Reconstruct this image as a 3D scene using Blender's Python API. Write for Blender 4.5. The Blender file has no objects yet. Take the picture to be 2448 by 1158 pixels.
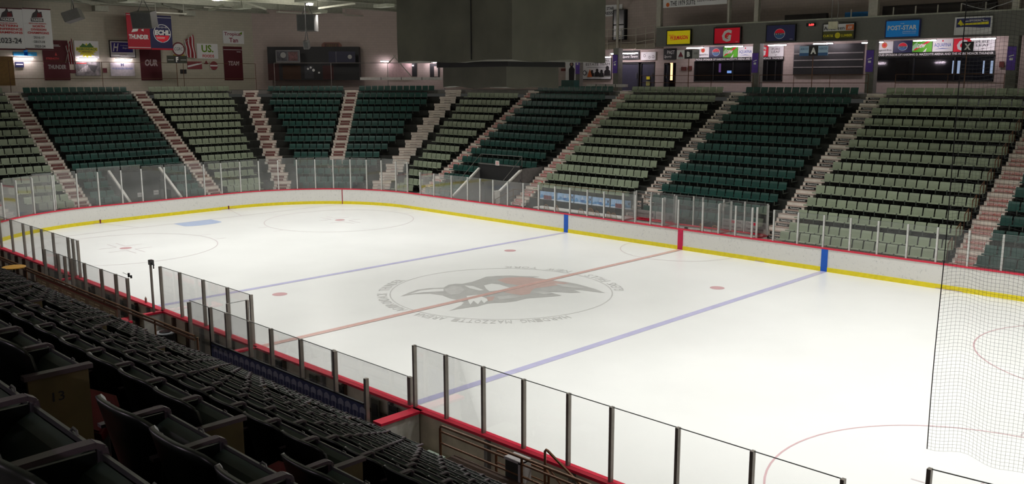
import bpy, math, random
from mathutils import Vector, Matrix
random.seed(7)
SC = bpy.context.scene
COL = SC.collection
W, H = 2448, 1158
# ------------------------------------------------------------------ camera
CAM = Vector((26.1516, -25.9711, 8.6322)); YAW, PITCH, ROLL, FPX = -.7768, -.1764, -.0019, 2182.592
cy_, sy_ = math.cos(YAW), math.sin(YAW)
FW = Vector((sy_*math.cos(PITCH), cy_*math.cos(PITCH), math.sin(PITCH)))
R0 = Vector((cy_, -sy_, 0)); U0 = R0.cross(FW)
RT = R0*math.cos(ROLL) + U0*math.sin(ROLL); UP = U0*math.cos(ROLL) - R0*math.sin(ROLL)
cd = bpy.data.cameras.new('camera'); cam = bpy.data.objects.new('camera', cd); COL.objects.link(cam)
cd.sensor_width = 36; cd.lens = 36*FPX/W; cd.clip_start = .05; cd.clip_end = 500
mw = Matrix((RT, UP, -FW)).transposed().to_4x4(); mw.translation = CAM
cam.matrix_world = mw; SC.camera = cam
# ------------------------------------------------------------------ world, exposure, main lamps
SC.view_settings.view_transform = 'Standard'; SC.view_settings.look = 'None'
SC.view_settings.gamma = 1; SC.view_settings.exposure = 0.0; SC.view_settings.use_curve_mapping = False
wd = bpy.data.worlds.new('arena_air'); SC.world = wd; wd.use_nodes = True
wd.node_tree.nodes['Background'].inputs[0].default_value = (.9, .92, .85, 1)
wd.node_tree.nodes['Background'].inputs[1].default_value = .032
SC.cycles.transparent_max_bounces = 40; SC.cycles.max_bounces = 8
LAMP_Z = 12.9
LAMP_W = 218.0
LAMPS = [(x, y) for x in (-26, -19, -12, -5.5, 5.5, 12, 19, 26) for y in (-9, -3.5, 3.5, 9) if math.hypot(x, y) > 9] + [(0, -10), (0, 10)]

def ray(u, v): return FW*FPX + RT*(u-W/2) - UP*(v-H/2)
def on(u, v, ax, val):
    d = ray(u, v); return CAM + d*((val-CAM[ax])/d[ax])
def px(P):
    d = Vector(P)-CAM; z = d.dot(FW)
    return (W/2+FPX*d.dot(RT)/z, H/2-FPX*d.dot(UP)/z, z)
# ------------------------------------------------------------------ materials
MATS = {}
def M(name, c=(.5, .5, .5), r=.6, metal=0, spec=.5, var=.12, scale=6, emit=None, es=1, bump=0, alpha=None, coat=0):
    if name in MATS: return MATS[name]
    m = bpy.data.materials.new(name); m.use_nodes = True; nt = m.node_tree; b = nt.nodes['Principled BSDF']
    b.inputs['Roughness'].default_value = r; b.inputs['Metallic'].default_value = metal
    b.inputs['Specular IOR Level'].default_value = spec
    if coat: b.inputs['Coat Weight'].default_value = coat
    if emit:
        b.inputs['Base Color'].default_value = (*c, 1)
        b.inputs['Emission Color'].default_value = (*emit, 1); b.inputs['Emission Strength'].default_value = es
    elif var:
        n = nt.nodes.new('ShaderNodeTexNoise'); n.inputs['Scale'].default_value = scale; n.inputs['Detail'].default_value = 4
        tc = nt.nodes.new('ShaderNodeTexCoord'); nt.links.new(tc.outputs['Object'], n.inputs['Vector'])
        rp = nt.nodes.new('ShaderNodeValToRGB')
        rp.color_ramp.elements[0].position = .3; rp.color_ramp.elements[1].position = .7
        rp.color_ramp.elements[0].color = (*[x*(1-var) for x in c], 1)
        rp.color_ramp.elements[1].color = (*[min(1, x*(1+var)) for x in c], 1)
        nt.links.new(n.outputs['Fac'], rp.inputs['Fac']); nt.links.new(rp.outputs['Color'], b.inputs['Base Color'])
        if bump:
            bp = nt.nodes.new('ShaderNodeBump'); bp.inputs['Strength'].default_value = bump; bp.inputs['Distance'].default_value = .01
            nt.links.new(n.outputs['Fac'], bp.inputs['Height']); nt.links.new(bp.outputs['Normal'], b.inputs['Normal'])
    else: b.inputs['Base Color'].default_value = (*c, 1)
    MATS[name] = m; return m
def glassmat(name, tr, dif, gl, tint=(1, 1, 1), rough=.03):
    m = bpy.data.materials.new(name); m.use_nodes = True; nt = m.node_tree; nt.nodes.clear()
    out = nt.nodes.new('ShaderNodeOutputMaterial')
    t = nt.nodes.new('ShaderNodeBsdfTransparent'); t.inputs[0].default_value = (*[tr*x for x in tint], 1)
    d = nt.nodes.new('ShaderNodeBsdfDiffuse'); d.inputs[0].default_value = (.8, .82, .8, 1)
    g = nt.nodes.new('ShaderNodeBsdfGlossy'); g.inputs[0].default_value = (1, 1, 1, 1); g.inputs['Roughness'].default_value = rough
    n = nt.nodes.new('ShaderNodeTexNoise'); n.inputs['Scale'].default_value = 1.3; n.inputs['Detail'].default_value = 5
    tc = nt.nodes.new('ShaderNodeTexCoord'); nt.links.new(tc.outputs['Object'], n.inputs['Vector'])
    mr = nt.nodes.new('ShaderNodeMapRange'); mr.inputs['From Min'].default_value = .3; mr.inputs['From Max'].default_value = .75
    mr.inputs['To Min'].default_value = dif*.6; mr.inputs['To Max'].default_value = dif*1.5
    nt.links.new(n.outputs['Fac'], mr.inputs['Value'])
    m1 = nt.nodes.new('ShaderNodeMixShader'); nt.links.new(mr.outputs[0], m1.inputs[0])
    nt.links.new(t.outputs[0], m1.inputs[1]); nt.links.new(d.outputs[0], m1.inputs[2])
    fr = nt.nodes.new('ShaderNodeFresnel'); fr.inputs['IOR'].default_value = 1.3
    ml = nt.nodes.new('ShaderNodeMath'); ml.operation = 'MULTIPLY'; ml.inputs[1].default_value = gl; nt.links.new(fr.outputs[0], ml.inputs[0])
    m2 = nt.nodes.new('ShaderNodeMixShader'); nt.links.new(ml.outputs[0], m2.inputs[0])
    nt.links.new(m1.outputs[0], m2.inputs[1]); nt.links.new(g.outputs[0], m2.inputs[2])
    nt.links.new(m2.outputs[0], out.inputs[0]); MATS[name] = m; return m

WHITE = M('white_paint', (.72, .70, .66), .5)
ICEW = M('boards_white', (.74, .73, .69), .35)
RED = M('red_cap', (.62, .015, .05), .35, var=.05)
DRED = M('dark_red', (.16, .012, .02), .5)
YEL = M('kick_yellow', (.75, .62, .01), .35, var=.08)
BLUE = M('stripe_blue', (.0, .09, .5), .4, var=.04)
STEEL = M('post_steel', (.55, .55, .53), .4, .2)
POSTN = M('post_aluminium', (.26, .235, .21), .42, .45)
SAGE = M('sage_plastic', (.255, .30, .21), .5, scale=1.1, var=.16)
DKG = M('green_plastic', (.004, .048, .038), .42, scale=1.1, var=.25)
BRKT = M('seat_bracket', (.09, .11, .09), .5)
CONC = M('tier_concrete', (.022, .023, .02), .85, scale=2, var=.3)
CONCL = M('grey_concrete', (.20, .19, .18), .8, scale=2)
STAIRW = M('stair_white', (.80, .74, .67), .6, scale=3)
STAIRT = M('stair_tread', (.42, .30, .26), .7)
MAR = M('maroon_label', (.13, .02, .02), .6)
BLK = M('black', (.01, .01, .011), .5, var=0)
BLKG = M('black_glossy', (.012, .012, .014), .18, var=0)
TXW = M('text_white', (.8, .8, .78), .5, var=0)
TXR = M('text_red', (.55, .04, .04), .5, var=0)
TXK = M('text_dark', (.03, .03, .04), .5, var=0)
TXY = M('text_yellow', (.8, .7, .02), .5, var=0)
BROWN = M('rail_brown', (.14, .065, .03), .35, .3)
SEATK = M('seat_shell_dark', (.009, .012, .010), .34, var=.2)
SEATF = M('seat_cushion_green', (.008, .022, .014), .45, var=.2)
ARM = M('armrest_plastic', (.11, .085, .10), .4)
CHROME = M('seat_metal', (.22, .22, .22), .35, .8)
ENDP = M('end_panel_tan', (.15, .115, .05), .6)
WALLE = M('block_wall_grey', (.33, .31, .26), .8, scale=1.2, var=.07)
WALLF = M('block_wall_pink', (.40, .33, .30), .8, scale=1.5, var=.06)
FASC = M('fascia_grey', (.155, .155, .135), .7, var=.06)
COLM = M('column_grey', (.19, .19, .165), .7)
COLW = M('column_cream', (.42, .40, .34), .6)
CEIL = M('ceiling_grey', (.52, .54, .44), .8, var=.1, scale=.4)
BEAM = M('beam_grey', (.36, .37, .30), .6)
DRAPE = M('scoreboard_drape', (.07, .068, .052), .75, scale=.7, var=.22)
WOOD = M('oak_wood', (.42, .19, .05), .4)
PURP = M('purple_banner', (.11, .05, .36), .6)
GF = glassmat('rink_glass_far', .955, .035, .7)
GE = glassmat('rink_glass_end', .95, .07, .8)
GN = glassmat('rink_glass_near', .992, .002, .45)
GW = glassmat('window_glass', .55, .01, 1.2)
# ------------------------------------------------------------------ mesh builder
class MB:
    def __init__(s): s.v = []; s.f = []; s.m = []; s.mats = []; s.smooth = False
    def mi(s, m):
        if m not in s.mats: s.mats.append(m)
        return s.mats.index(m)
    def add(s, vs, fs, m):
        b = len(s.v); s.v += [tuple(v) for v in vs]; i = s.mi(m)
        s.f += [tuple(b+j for j in f) for f in fs]; s.m += [i]*len(fs); return s
    def box(s, x0, x1, y0, y1, z0, z1, m):
        return s.add([(x0, y0, z0), (x1, y0, z0), (x1, y1, z0), (x0, y1, z0), (x0, y0, z1), (x1, y0, z1), (x1, y1, z1), (x0, y1, z1)],
                     [(0, 3, 2, 1), (4, 5, 6, 7), (0, 1, 5, 4), (1, 2, 6, 5), (2, 3, 7, 6), (3, 0, 4, 7)], m)
    def obox(s, P, ex, ey, ez, m):      # corner + three edge vectors
        P, ex, ey, ez = map(Vector, (P, ex, ey, ez))
        vs = [P, P+ex, P+ex+ey, P+ey]; vs += [v+ez for v in vs]
        fs = [(0, 3, 2, 1), (4, 5, 6, 7), (0, 1, 5, 4), (1, 2, 6, 5), (2, 3, 7, 6), (3, 0, 4, 7)]
        if ex.cross(ey).dot(ez) < 0: fs = [f[::-1] for f in fs]
        return s.add(vs, fs, m)
    def bar(s, A, B, w, h, m, up=(0, 0, 1)):   # rectangular bar from A to B, centred
        A, B = Vector(A), Vector(B); d = (B-A).normalized(); u = Vector(up)
        if abs(d.dot(u)) > .98: u = Vector((0, 1, 0))
        sx = d.cross(u).normalized(); uu = sx.cross(d)
        return s.obox(A-sx*w/2-uu*h/2, sx*w, B-A, uu*h, m)
    def tube(s, pts, r, m, n=6, cap=True):
        pts = [Vector(p) for p in pts]; b = len(s.v); k = len(pts); i = s.mi(m)
        for j, p in enumerate(pts):
            d = ((pts[min(j+1, k-1)]-p).normalized() + (p-pts[max(j-1, 0)]).normalized()).normalized()
            u = Vector((0, 0, 1)) if abs(d.z) < .9 else Vector((0, 1, 0))
            a = d.cross(u).normalized(); c = a.cross(d)
            for q in range(n):
                t = 2*math.pi*q/n; s.v.append(tuple(p+a*r*math.cos(t)+c*r*math.sin(t)))
        for j in range(k-1):
            for q in range(n):
                s.f.append((b+j*n+q, b+j*n+(q+1) % n, b+(j+1)*n+(q+1) % n, b+(j+1)*n+q)); s.m.append(i)
        if cap:
            s.f.append(tuple(b+q for q in range(n))[::-1]); s.m.append(i)
            s.f.append(tuple(b+(k-1)*n+q for q in range(n))); s.m.append(i)
        return s
    def cyl(s, P, r, h, m, n=16, r2=None):
        r2 = r if r2 is None else r2; x, y, z = P; b = len(s.v)
        vs = [(x+r*math.cos(2*math.pi*q/n), y+r*math.sin(2*math.pi*q/n), z) for q in range(n)]
        vs += [(x+r2*math.cos(2*math.pi*q/n), y+r2*math.sin(2*math.pi*q/n), z+h) for q in range(n)]
        fs = [(q, (q+1) % n, n+(q+1) % n, n+q) for q in range(n)] + [tuple(range(n))[::-1], tuple(range(n, 2*n))]
        return s.add(vs, fs, m)
    def prism(s, poly, d, m):           # poly: 3D points, d: extrusion vector
        n = len(poly); poly = [Vector(p) for p in poly]; d = Vector(d)
        nm = Vector((0, 0, 0))
        for i in range(n): nm += poly[i].cross(poly[(i+1) % n])
        if nm.dot(d) > 0: poly = poly[::-1]
        vs = poly + [p+d for p in poly]
        return s.add(vs, [tuple(range(n)), tuple(range(n, 2*n))[::-1]] + [(q, n+q, n+(q+1) % n, (q+1) % n) for q in range(n)], m)
    def text(s, st, P, ux, uy, w, h, m, bold=.0, shear=0):
        vs, fs = glyphs(st, bold, shear); P, ux, uy = Vector(P), Vector(ux), Vector(uy)
        return s.add([P+ux*(w*a)+uy*(h*b) for a, b in vs], fs, m)
    def mesh(s, name):
        me = bpy.data.meshes.new(name); me.from_pydata(s.v, [], s.f)
        for m in s.mats: me.materials.append(m)
        if s.mats: me.polygons.foreach_set('material_index', s.m)
        if s.smooth: me.polygons.foreach_set('use_smooth', [True]*len(s.f))
        me.update(); return me
    def build(s, name, parent=None, loc=None, rz=0, **tags):
        o = bpy.data.objects.new(name, s.mesh(name)); COL.objects.link(o)
        if parent: o.parent = parent
        if loc: o.location = loc
        if rz: o.rotation_euler.z = rz
        tag(o, **tags); return o
_G = {}
def glyphs(st, bold=0, shear=0):
    k = (st, bold, shear)
    if k in _G: return _G[k]
    cu = bpy.data.curves.new('t', 'FONT'); cu.body = st; cu.offset = bold; cu.resolution_u = 2; cu.shear = shear; cu.space_line = .9; cu.align_x = 'CENTER'
    o = bpy.data.objects.new('t', cu); COL.objects.link(o)
    dg = bpy.context.evaluated_depsgraph_get(); me = bpy.data.meshes.new_from_object(o.evaluated_get(dg))
    vs = [(v.co.x, v.co.y) for v in me.vertices]; fs = [tuple(p.vertices) for p in me.polygons]
    x0 = min(v[0] for v in vs); x1 = max(v[0] for v in vs); y0 = min(v[1] for v in vs); y1 = max(v[1] for v in vs)
    vs = [((a-x0)/(x1-x0+1e-9), (b-y0)/(y1-y0+1e-9)) for a, b in vs]
    bpy.data.objects.remove(o); bpy.data.curves.remove(cu); bpy.data.meshes.remove(me)
    _G[k] = (vs, fs); return _G[k]
def tag(o, label=None, cat=None, group=None, kind=None):
    if label: o['label'] = label
    if cat: o['category'] = cat
    if group: o['group'] = group
    if kind: o['kind'] = kind
    return o
def thing(name, label, cat, loc=(0, 0, 0), rz=0, group=None):
    o = bpy.data.objects.new(name, None); COL.objects.link(o); o.location = loc; o.rotation_euler.z = rz
    return tag(o, label, cat, group)
def kids(o): return KID.get(o.name, [])
KID = {}
def copy_thing(o, loc, rz, label=None, group=None, parent=None):
    c = o.copy(); COL.objects.link(c); c.location = loc; c.rotation_euler.z = rz
    if label: c['label'] = label
    if group: c['group'] = group
    for ch in list(o.children):
        d = ch.copy(); COL.objects.link(d); d.parent = c
        for g in list(ch.children):
            e = g.copy(); COL.objects.link(e); e.parent = d
    return c
UZ = Vector((0, 0, 1))
def sign(name, label, cat, P0, ux, w, h, depth, bg, els=(), group=None, frame=None, parent=None, kind=None, tilt=None, uz=UZ):
    """flat panel: P0 lower-left as seen, ux along, normal = ux x uz towards the rink"""
    P0, ux = Vector(P0), Vector(ux).normalized(); n = ux.cross(uz); b = MB()
    L = Vector((0, 0, 0)) if parent else P0
    b.obox(L-n*depth, ux*w, n*depth, uz*h, bg)
    k = 1
    if frame:
        fm, fw = frame
        for (a, c, dx, dz) in ((-fw, -fw, w+2*fw, fw), (-fw, h, w+2*fw, fw), (-fw, 0, fw, h), (w, 0, fw, h)):
            b.obox(L-n*depth+ux*a+uz*c, ux*dx, n*(depth+.03), uz*dz, fm)
    for e in els:
        off = n*(.006*k); k += 1
        if e[0] == 't':
            _, st, x, y, ww, hh, m = e[:7]; bold = e[7] if len(e) > 7 else .01; sh = e[8] if len(e) > 8 else 0
            b.text(st, L+ux*(x*w)+uz*(y*h)+off, ux, uz, ww*w, hh*h, m, bold, sh)
        elif e[0] == 'r':
            _, x, y, ww, hh, m = e
            b.add([L+off+ux*(x*w)+uz*(y*h), L+off+ux*((x+ww)*w)+uz*(y*h), L+off+ux*((x+ww)*w)+uz*((y+hh)*h), L+off+ux*(x*w)+uz*((y+hh)*h)], [(0, 1, 2, 3)], m)
        elif e[0] == 'c':
            _, x, y, r, m = e[:5]; ry = e[5] if len(e) > 5 else r*w/h
            b.add([L+off+ux*((x+r*math.cos(t*math.pi/14))*w)+uz*((y+ry*math.sin(t*math.pi/14))*h) for t in range(28)], [tuple(range(28))], m)
        elif e[0] == 'p':
            _, pts, m = e; b.add([L+off+ux*(x*w)+uz*(y*h) for x, y in pts], [tuple(range(len(pts)))], m)
    for i, v in enumerate(b.v): b.v[i] = tuple(Vector(v)-P0) if not parent else v
    return b.build(name, parent=parent, loc=P0, label=label, cat=cat, group=group, kind=kind)
# ================================================================== the ice
def icemat():
    m = M('ice', (.80, .81, .80), .3, var=.035, scale=.25, spec=.35); return m
ICE = icemat()
def paint(n, c): return M(n, c, .3, var=.06, scale=3)
I_BLUE = paint('ice_blue_line', (.50, .49, .70)); I_RED = paint('ice_red_line', (.64, .40, .36)); I_THIN = paint('ice_thin_line', (.62, .55, .57))
I_CIR = paint('ice_circle_red', (.62, .42, .45)); I_GREY = paint('ice_logo_grey', (.50, .50, .49)); I_LRED = paint('ice_logo_red', (.58, .43, .40))
I_LG = paint('ice_grey_line', (.56, .56, .55)); I_DOT = paint('ice_dot_red', (.60, .36, .38)); I_CR = paint('ice_crease_blue', (.42, .52, .74)); I_LGT = paint('ice_light_grey', (.58, .58, .57))
RC = 8.53; CX = 30.48-RC; CY = 12.95-RC
def rink_path(n=20, off=0.0):
    pts = []
    for (sx, sy, a0) in ((1, 1, 0), (-1, 1, 90), (-1, -1, 180), (1, -1, 270)):
        for i in range(n+1):
            a = math.radians(a0+90*i/n); pts.append(Vector((sx*CX+(RC+off)*math.cos(a), sy*CY+(RC+off)*math.sin(a), 0)))
    return pts                       # counter-clockwise, closed
b = MB(); p = rink_path(24)
b.add([(q.x, q.y, 0) for q in p], [tuple(range(len(p)))], ICE)
b.add([(q.x, q.y, -.12) for q in p], [tuple(range(len(p)))[::-1]], CONC)
def flat(poly, m, z=.004): b.add([(x, y, z) for x, y in poly], [tuple(range(len(poly)))], m)
def rect(x0, x1, y0, y1, m, z=.004): flat([(x0, y0), (x1, y0), (x1, y1), (x0, y1)], m, z)
def ring(cx, cy, r, w, m, a0=0, a1=360, z=.004, n=72):
    k = max(4, int(n*(a1-a0)/360)); vs = []
    for i in range(k+1):
        t = math.radians(a0+(a1-a0)*i/k); vs += [(cx+(r-w/2)*math.cos(t), cy+(r-w/2)*math.sin(t), z), (cx+(r+w/2)*math.cos(t), cy+(r+w/2)*math.sin(t), z)]
    b.add(vs, [(2*i, 2*i+1, 2*i+3, 2*i+2) for i in range(k)], m)
def disc(cx, cy, r, m, z=.004, n=32): flat([(cx+r*math.cos(2*math.pi*i/n), cy+r*math.sin(2*math.pi*i/n)) for i in range(n)], m, z)
for s in (-1, 1):
    rect(s*7.77-.152, s*7.77+.152, -12.95, 12.95, I_BLUE, .006)
    ye = CY+math.sqrt(RC**2-(27.13-CX)**2); rect(s*27.13-.025, s*27.13+.025, -ye, ye, I_THIN, .005)
    for t in (-1, 1):
        x0, y0 = s*27.13, t*3.35; x1, y1 = s*30.48, t*4.27
        flat([(x0, y0-.025), (x1, y1-.025), (x1, y1+.025), (x0, y0+.025)] if s > 0 else [(x0, y0+.025), (x1, y1+.025), (x1, y1-.025), (x0, y0-.025)], I_THIN)
        (s > 0 and t < 0) or disc(s*6.1, t*6.7, .305, I_DOT)
        cx, cy = s*21.03, t*6.7; ring(cx, cy, 4.57, .05, I_CIR if s > 0 else I_THIN); disc(cx, cy, .305, I_DOT)
        for a in (-1, 1):
            for c in (-1, 1):
                xx, yy = cx+a*.61, cy+c*.23
                rect(min(xx, xx+a*1.2), max(xx, xx+a*1.2), yy-.025, yy+.025, I_THIN); rect(xx-.025, xx+.025, min(yy, yy+c*.9), max(yy, yy+c*.9), I_THIN, .005)
            for c in (-1, 1):
                rect(cx+c*.85-.025, cx+c*.85+.025, cy+a*4.6 if a > 0 else cy-5.2, cy+5.2 if a > 0 else cy-4.6, I_THIN)
    pts = [(s*27.13, -1.22), (s*(27.13-1.37), -1.22)] + [(s*(27.13-1.37-.46*math.cos(math.pi*(i/12-.5))), 1.22*math.sin(math.pi*(i/12-.5))) for i in range(1, 12)] + [(s*(27.13-1.37), 1.22), (s*27.13, 1.22)]
    flat(pts if s < 0 else pts[::-1], I_CR)
rect(-.152, .152, -12.95, 12.95, I_RED, .012)
for x in (-.11, .11): rect(x-.012, x+.012, -12.95, 12.95, M('ice_line_edge', (.8, .7, .68), .3), .014)
ring(0, 0, 4.57, .05, I_LG); ring(0, 12.95, 3.05, .05, I_THIN, 180, 360)
def ringtext(st, a0, a1, inward, m=I_LG, r0=4.68, hgt=.42):
    n = len(st)
    for i, ch in enumerate(st):
        if ch == ' ': continue
        a = math.radians(a0+(a1-a0)*(i+.5)/n); c = Vector((math.cos(a), math.sin(a), 0)); t = Vector((-math.sin(a), math.cos(a), 0))
        if a1 < a0: ux, uy, base = -t, c, c*r0
        else: ux, uy, base = t, -c, c*(r0+hgt)
        w = abs(math.radians(a1-a0))/n*5*.8
        base = base-ux*w/2+Vector((0, 0, .006)); b.text(ch, base, ux, uy, w, hgt, m, .0)
ringtext('HARDING MAZZOTTI ARENA', -14, -86, False); ringtext('ADIRONDACK THUNDER', -94, -162, False)
ringtext('GLENS FALLS', 44, 84, True); ringtext('NEW YORK', 95, 134, True)
def ipoly(pts, m, z):
    q = [on(880+x/3.825, 600+y/3.825, 2, 0) for x, y in pts]
    ar = sum(q[i].x*q[(i+1) % len(q)].y-q[(i+1) % len(q)].x*q[i].y for i in range(len(q)))
    if ar < 0: q = q[::-1]
    b.add([(v.x, v.y, z) for v in q], [tuple(range(len(q)))], m)
# centre-ice emblem: a horned beast's head, in grey and faded red
ipoly([(300, 417), (370, 385), (450, 357), (560, 343), (690, 338), (735, 312), (800, 302), (860, 303), (950, 285), (1010, 265), (1080, 238), (1180, 230), (1300, 227), (1400, 232), (1500, 234), (1570, 238), (1500, 246), (1560, 252), (1640, 262), (1700, 272), (1800, 284), (1900, 302), (2000, 328), (2090, 355), (2168, 388), (2080, 378), (1960, 362), (1880, 358), (1945, 382), (1860, 386), (1760, 380), (1650, 378), (1770, 410), (1700, 418), (1600, 426), (1450, 436), (1350, 462), (1250, 474), (1150, 478), (1080, 486), (1000, 510), (940, 516), (880, 526), (820, 534), (742, 550), (800, 525), (850, 500), (876, 474), (820, 452), (740, 433), (680, 408), (560, 392), (430, 397)], I_GREY, .005)
ipoly([(1180, 268), (1260, 248), (1400, 242), (1500, 248), (1640, 264), (1760, 286), (1840, 296), (1760, 312), (1640, 330), (1520, 345), (1490, 372), (1480, 395), (1400, 408), (1300, 392), (1240, 380), (1330, 350), (1380, 318), (1260, 300)], I_LRED, .007)
ipoly([(1080, 425), (1160, 418), (1140, 455), (1100, 462)], I_LRED, .007)
for w in ([(380, 398), (470, 368), (600, 352), (690, 350), (690, 372), (600, 376), (500, 382)], [(1060, 318), (1130, 302), (1200, 310), (1300, 342), (1220, 362), (1110, 372), (1080, 350)], [(880, 318), (960, 325), (1060, 362), (1020, 366), (930, 345)],
          [(900, 415), (1000, 405), (1085, 440), (1095, 455), (1060, 482), (1035, 452), (1005, 492), (965, 460), (935, 495), (920, 470)], [(1370, 330), (1440, 305), (1500, 308), (1440, 330)]):
    ipoly(w, ICE, .009)
for w in ([(700, 355), (760, 325), (850, 330), (880, 360), (830, 400), (760, 405), (720, 385)], [(1500, 380), (1620, 372), (1700, 392), (1600, 402)], [(1700, 300), (1850, 312), (2000, 345), (1900, 345), (1780, 330)], [(1180, 420), (1300, 410), (1400, 425), (1300, 440), (1200, 450)]):
    ipoly(w, I_LGT, .009)
b.build('floor', kind='structure')
# concrete slab outside the boards
b = MB(); b.box(-60, 34, -34, 40, -.5, -.13, CONCL)
b.build('floor_concrete_slab', kind='structure')
# ================================================================== dasher boards
def speckle(name, c):
    m = M(name, c, .35, var=.03); nt = m.node_tree; bs = nt.nodes['Principled BSDF']
    n = nt.nodes.new('ShaderNodeTexNoise'); n.inputs['Scale'].default_value = 9; n.inputs['Detail'].default_value = 12; n.inputs['Roughness'].default_value = .75
    tc = nt.nodes.new('ShaderNodeTexCoord'); nt.links.new(tc.outputs['Object'], n.inputs['Vector'])
    r = nt.nodes.new('ShaderNodeValToRGB'); r.color_ramp.elements[0].position = .34; r.color_ramp.elements[1].position = .44
    r.color_ramp.elements[0].color = (.45, .45, .45, 1); r.color_ramp.elements[1].color = (*c, 1)
    nt.links.new(n.outputs['Fac'], r.inputs['Fac']); nt.links.new(r.outputs['Color'], bs.inputs['Base Color']); return m
BOARD = speckle('board_white_scuffed', (.70, .69, .66))
path = rink_path(16); NP = len(path)
nrm = []
for i, q in enumerate(path):
    c = Vector((math.copysign(CX, q.x) if abs(q.x) > CX-1e-6 else q.x, math.copysign(CY, q.y) if abs(q.y) > CY-1e-6 else q.y, 0)); nrm.append((q-c).normalized())
def sweep(prof, m, bb):
    k = len(prof); base = len(bb.v); mi = bb.mi(m)
    for q, n in zip(path, nrm):
        for o, z in prof: bb.v.append((q.x+n.x*o, q.y+n.y*o, z))
    for i in range(NP):
        j = (i+1) % NP
        for a in range(k):
            c = (a+1) % k; bb.f.append((base+i*k+a, base+j*k+a, base+j*k+c, base+i*k+c)[::-1]); bb.m.append(mi)
    return bb
DB = thing('dasher_boards', 'white rink boards with red cap rail and yellow kick plate around the ice', 'rink boards')
sweep([(0, .2), (0, 1.03), (.07, 1.03), (.07, .2)], BOARD, MB()).build('board_panel', DB)
sweep([(.07, .0), (.07, 1.03), (.10, 1.03), (.10, 0)], M('board_backing', (.55, .50, .38), .7, scale=2, var=.2), MB()).build('board_backing', DB)
sweep([(-.02, .0), (-.02, .2), (.07, .21), (.07, 0)], YEL, MB()).build('kick_plate', DB, label='yellow kick plate')
sweep([(-.03, 1.03), (-.03, 1.09), (.20, 1.09), (.20, 1.03)], RED, MB()).build('cap_rail', DB, label='red cap rail')
for x, mm, nm in ((-7.77, BLUE, 'blue_stripe'), (7.77, BLUE, 'blue_stripe'), (0, M('stripe_red', (.55, .0, .06), .4), 'red_stripe')):
    for sy in (1, -1):
        bb = MB(); bb.box(x-.152, x+.152, *sorted((sy*12.925, sy*12.99)), .0, 1.03, mm); bb.build(nm, DB)
for x, y in ((-27.13, 11.2), (-27.13, -11.2), (27.13, 11.2), (27.13, -11.2)):
    n = (Vector((x, y, 0))-Vector((math.copysign(CX, x), math.copysign(CY, y), 0))).normalized(); bb = MB()
    q = Vector((x, y, 0)); t = Vector((-n.y, n.x, 0)); bb.obox(q-n*.035-t*.03, t*.06, n*.05, UZ*1.03, M('goal_mark', (.3, .02, .04), .5)); bb.build('goal_line_mark', DB)
for y in (-4.27, 4.27):
    bb = MB(); bb.box(-30.51, -30.44, y-.04, y+.04, 0, .24, DRED); bb.build('trapezoid_mark', DB)
bb = MB()
FR = M('board_frame_brown', (.09, .055, .035), .6)
x = -21
while x < 22:                                       # steel frame behind the near boards
    bb.box(x-.05, x+.05, -13.16, -13.04, 0, 1.0, FR if int(x) % 3 else CONCL); x += .95 if x < 10 else 2.4
for z in (.12, .55): bb.box(-21, 10, -13.12, -13.06, z, z+.06, FR)
bb.build('support_frame', DB)
# ================================================================== glass and posts round the rink
far_posts = [(-CX+RC*math.cos(math.radians(a)), -CY+RC*math.sin(math.radians(a)), 3.14) for a in (238, 230, 222, 214, 206, 197)] + [(-30.48, y, 3.14) for y in (-7.93, -6.7, -5.42, -4.18, -2.77, -1.5, .0, 1.4, 2.68, 3.9)]
far_arc = [(-CX+RC*math.cos(math.radians(a)), CY+RC*math.sin(math.radians(a)), 3.14) for a in (174.3, 165.6, 156.8, 148.3, 139.9, 131.5, 123.2, 115, 107, 98.5, 91)]
far_side = [(x, 12.95, 2.56) for x in (-20.76, -19.35, -17.63, -16.1, -14.96, -13.8, -12.53, -11.23, -9.98, -8.7, -7.56, -6.28, -5.09, -3.75, -2.95, -1.96, -1.2, -.22, 1.24, 2.16, 3.1, 4.0, 5.14, 6.37, 7.62, 8.86, 10.1, 11.36, 12.58, 13.82, 15.1, 16.4, 17.7, 19.0, 20.3)]
near_left = [(x, -12.95, 2.56) for x in (-20.9, -19.3, -17.7, -16.13, -15.1, -13.9, -12.6, -11.0, -10.5, -10.0)]
near_mid = [(x, -12.95, 2.56) for x in (-2.9, -1.5, .06, 1.57, 2.93)]
near_right = [(x, -12.95, 2.58) for x in (10.25, 11.35, 12.56, 13.76, 14.98, 16.05, 17.53, 19.0, 20.55)]
near_end = [(21.8, -12.95, 3.14)] + [(CX+RC*math.cos(math.radians(a)), -CY+RC*math.sin(math.radians(a)), 3.14) for a in (281, 292, 303)]
far_end2 = [(21.7, 12.95, 3.14)] + [(CX+RC*math.cos(math.radians(a)), CY+RC*math.sin(math.radians(a)), 3.14) for a in (80, 70, 60)]
def outn(P):
    q = Vector((P[0], P[1], 0)); c = Vector((math.copysign(CX, q.x) if abs(q.x) > CX else q.x, math.copysign(CY, q.y) if abs(q.y) > CY else q.y, 0)); return (q-c).normalized()
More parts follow.
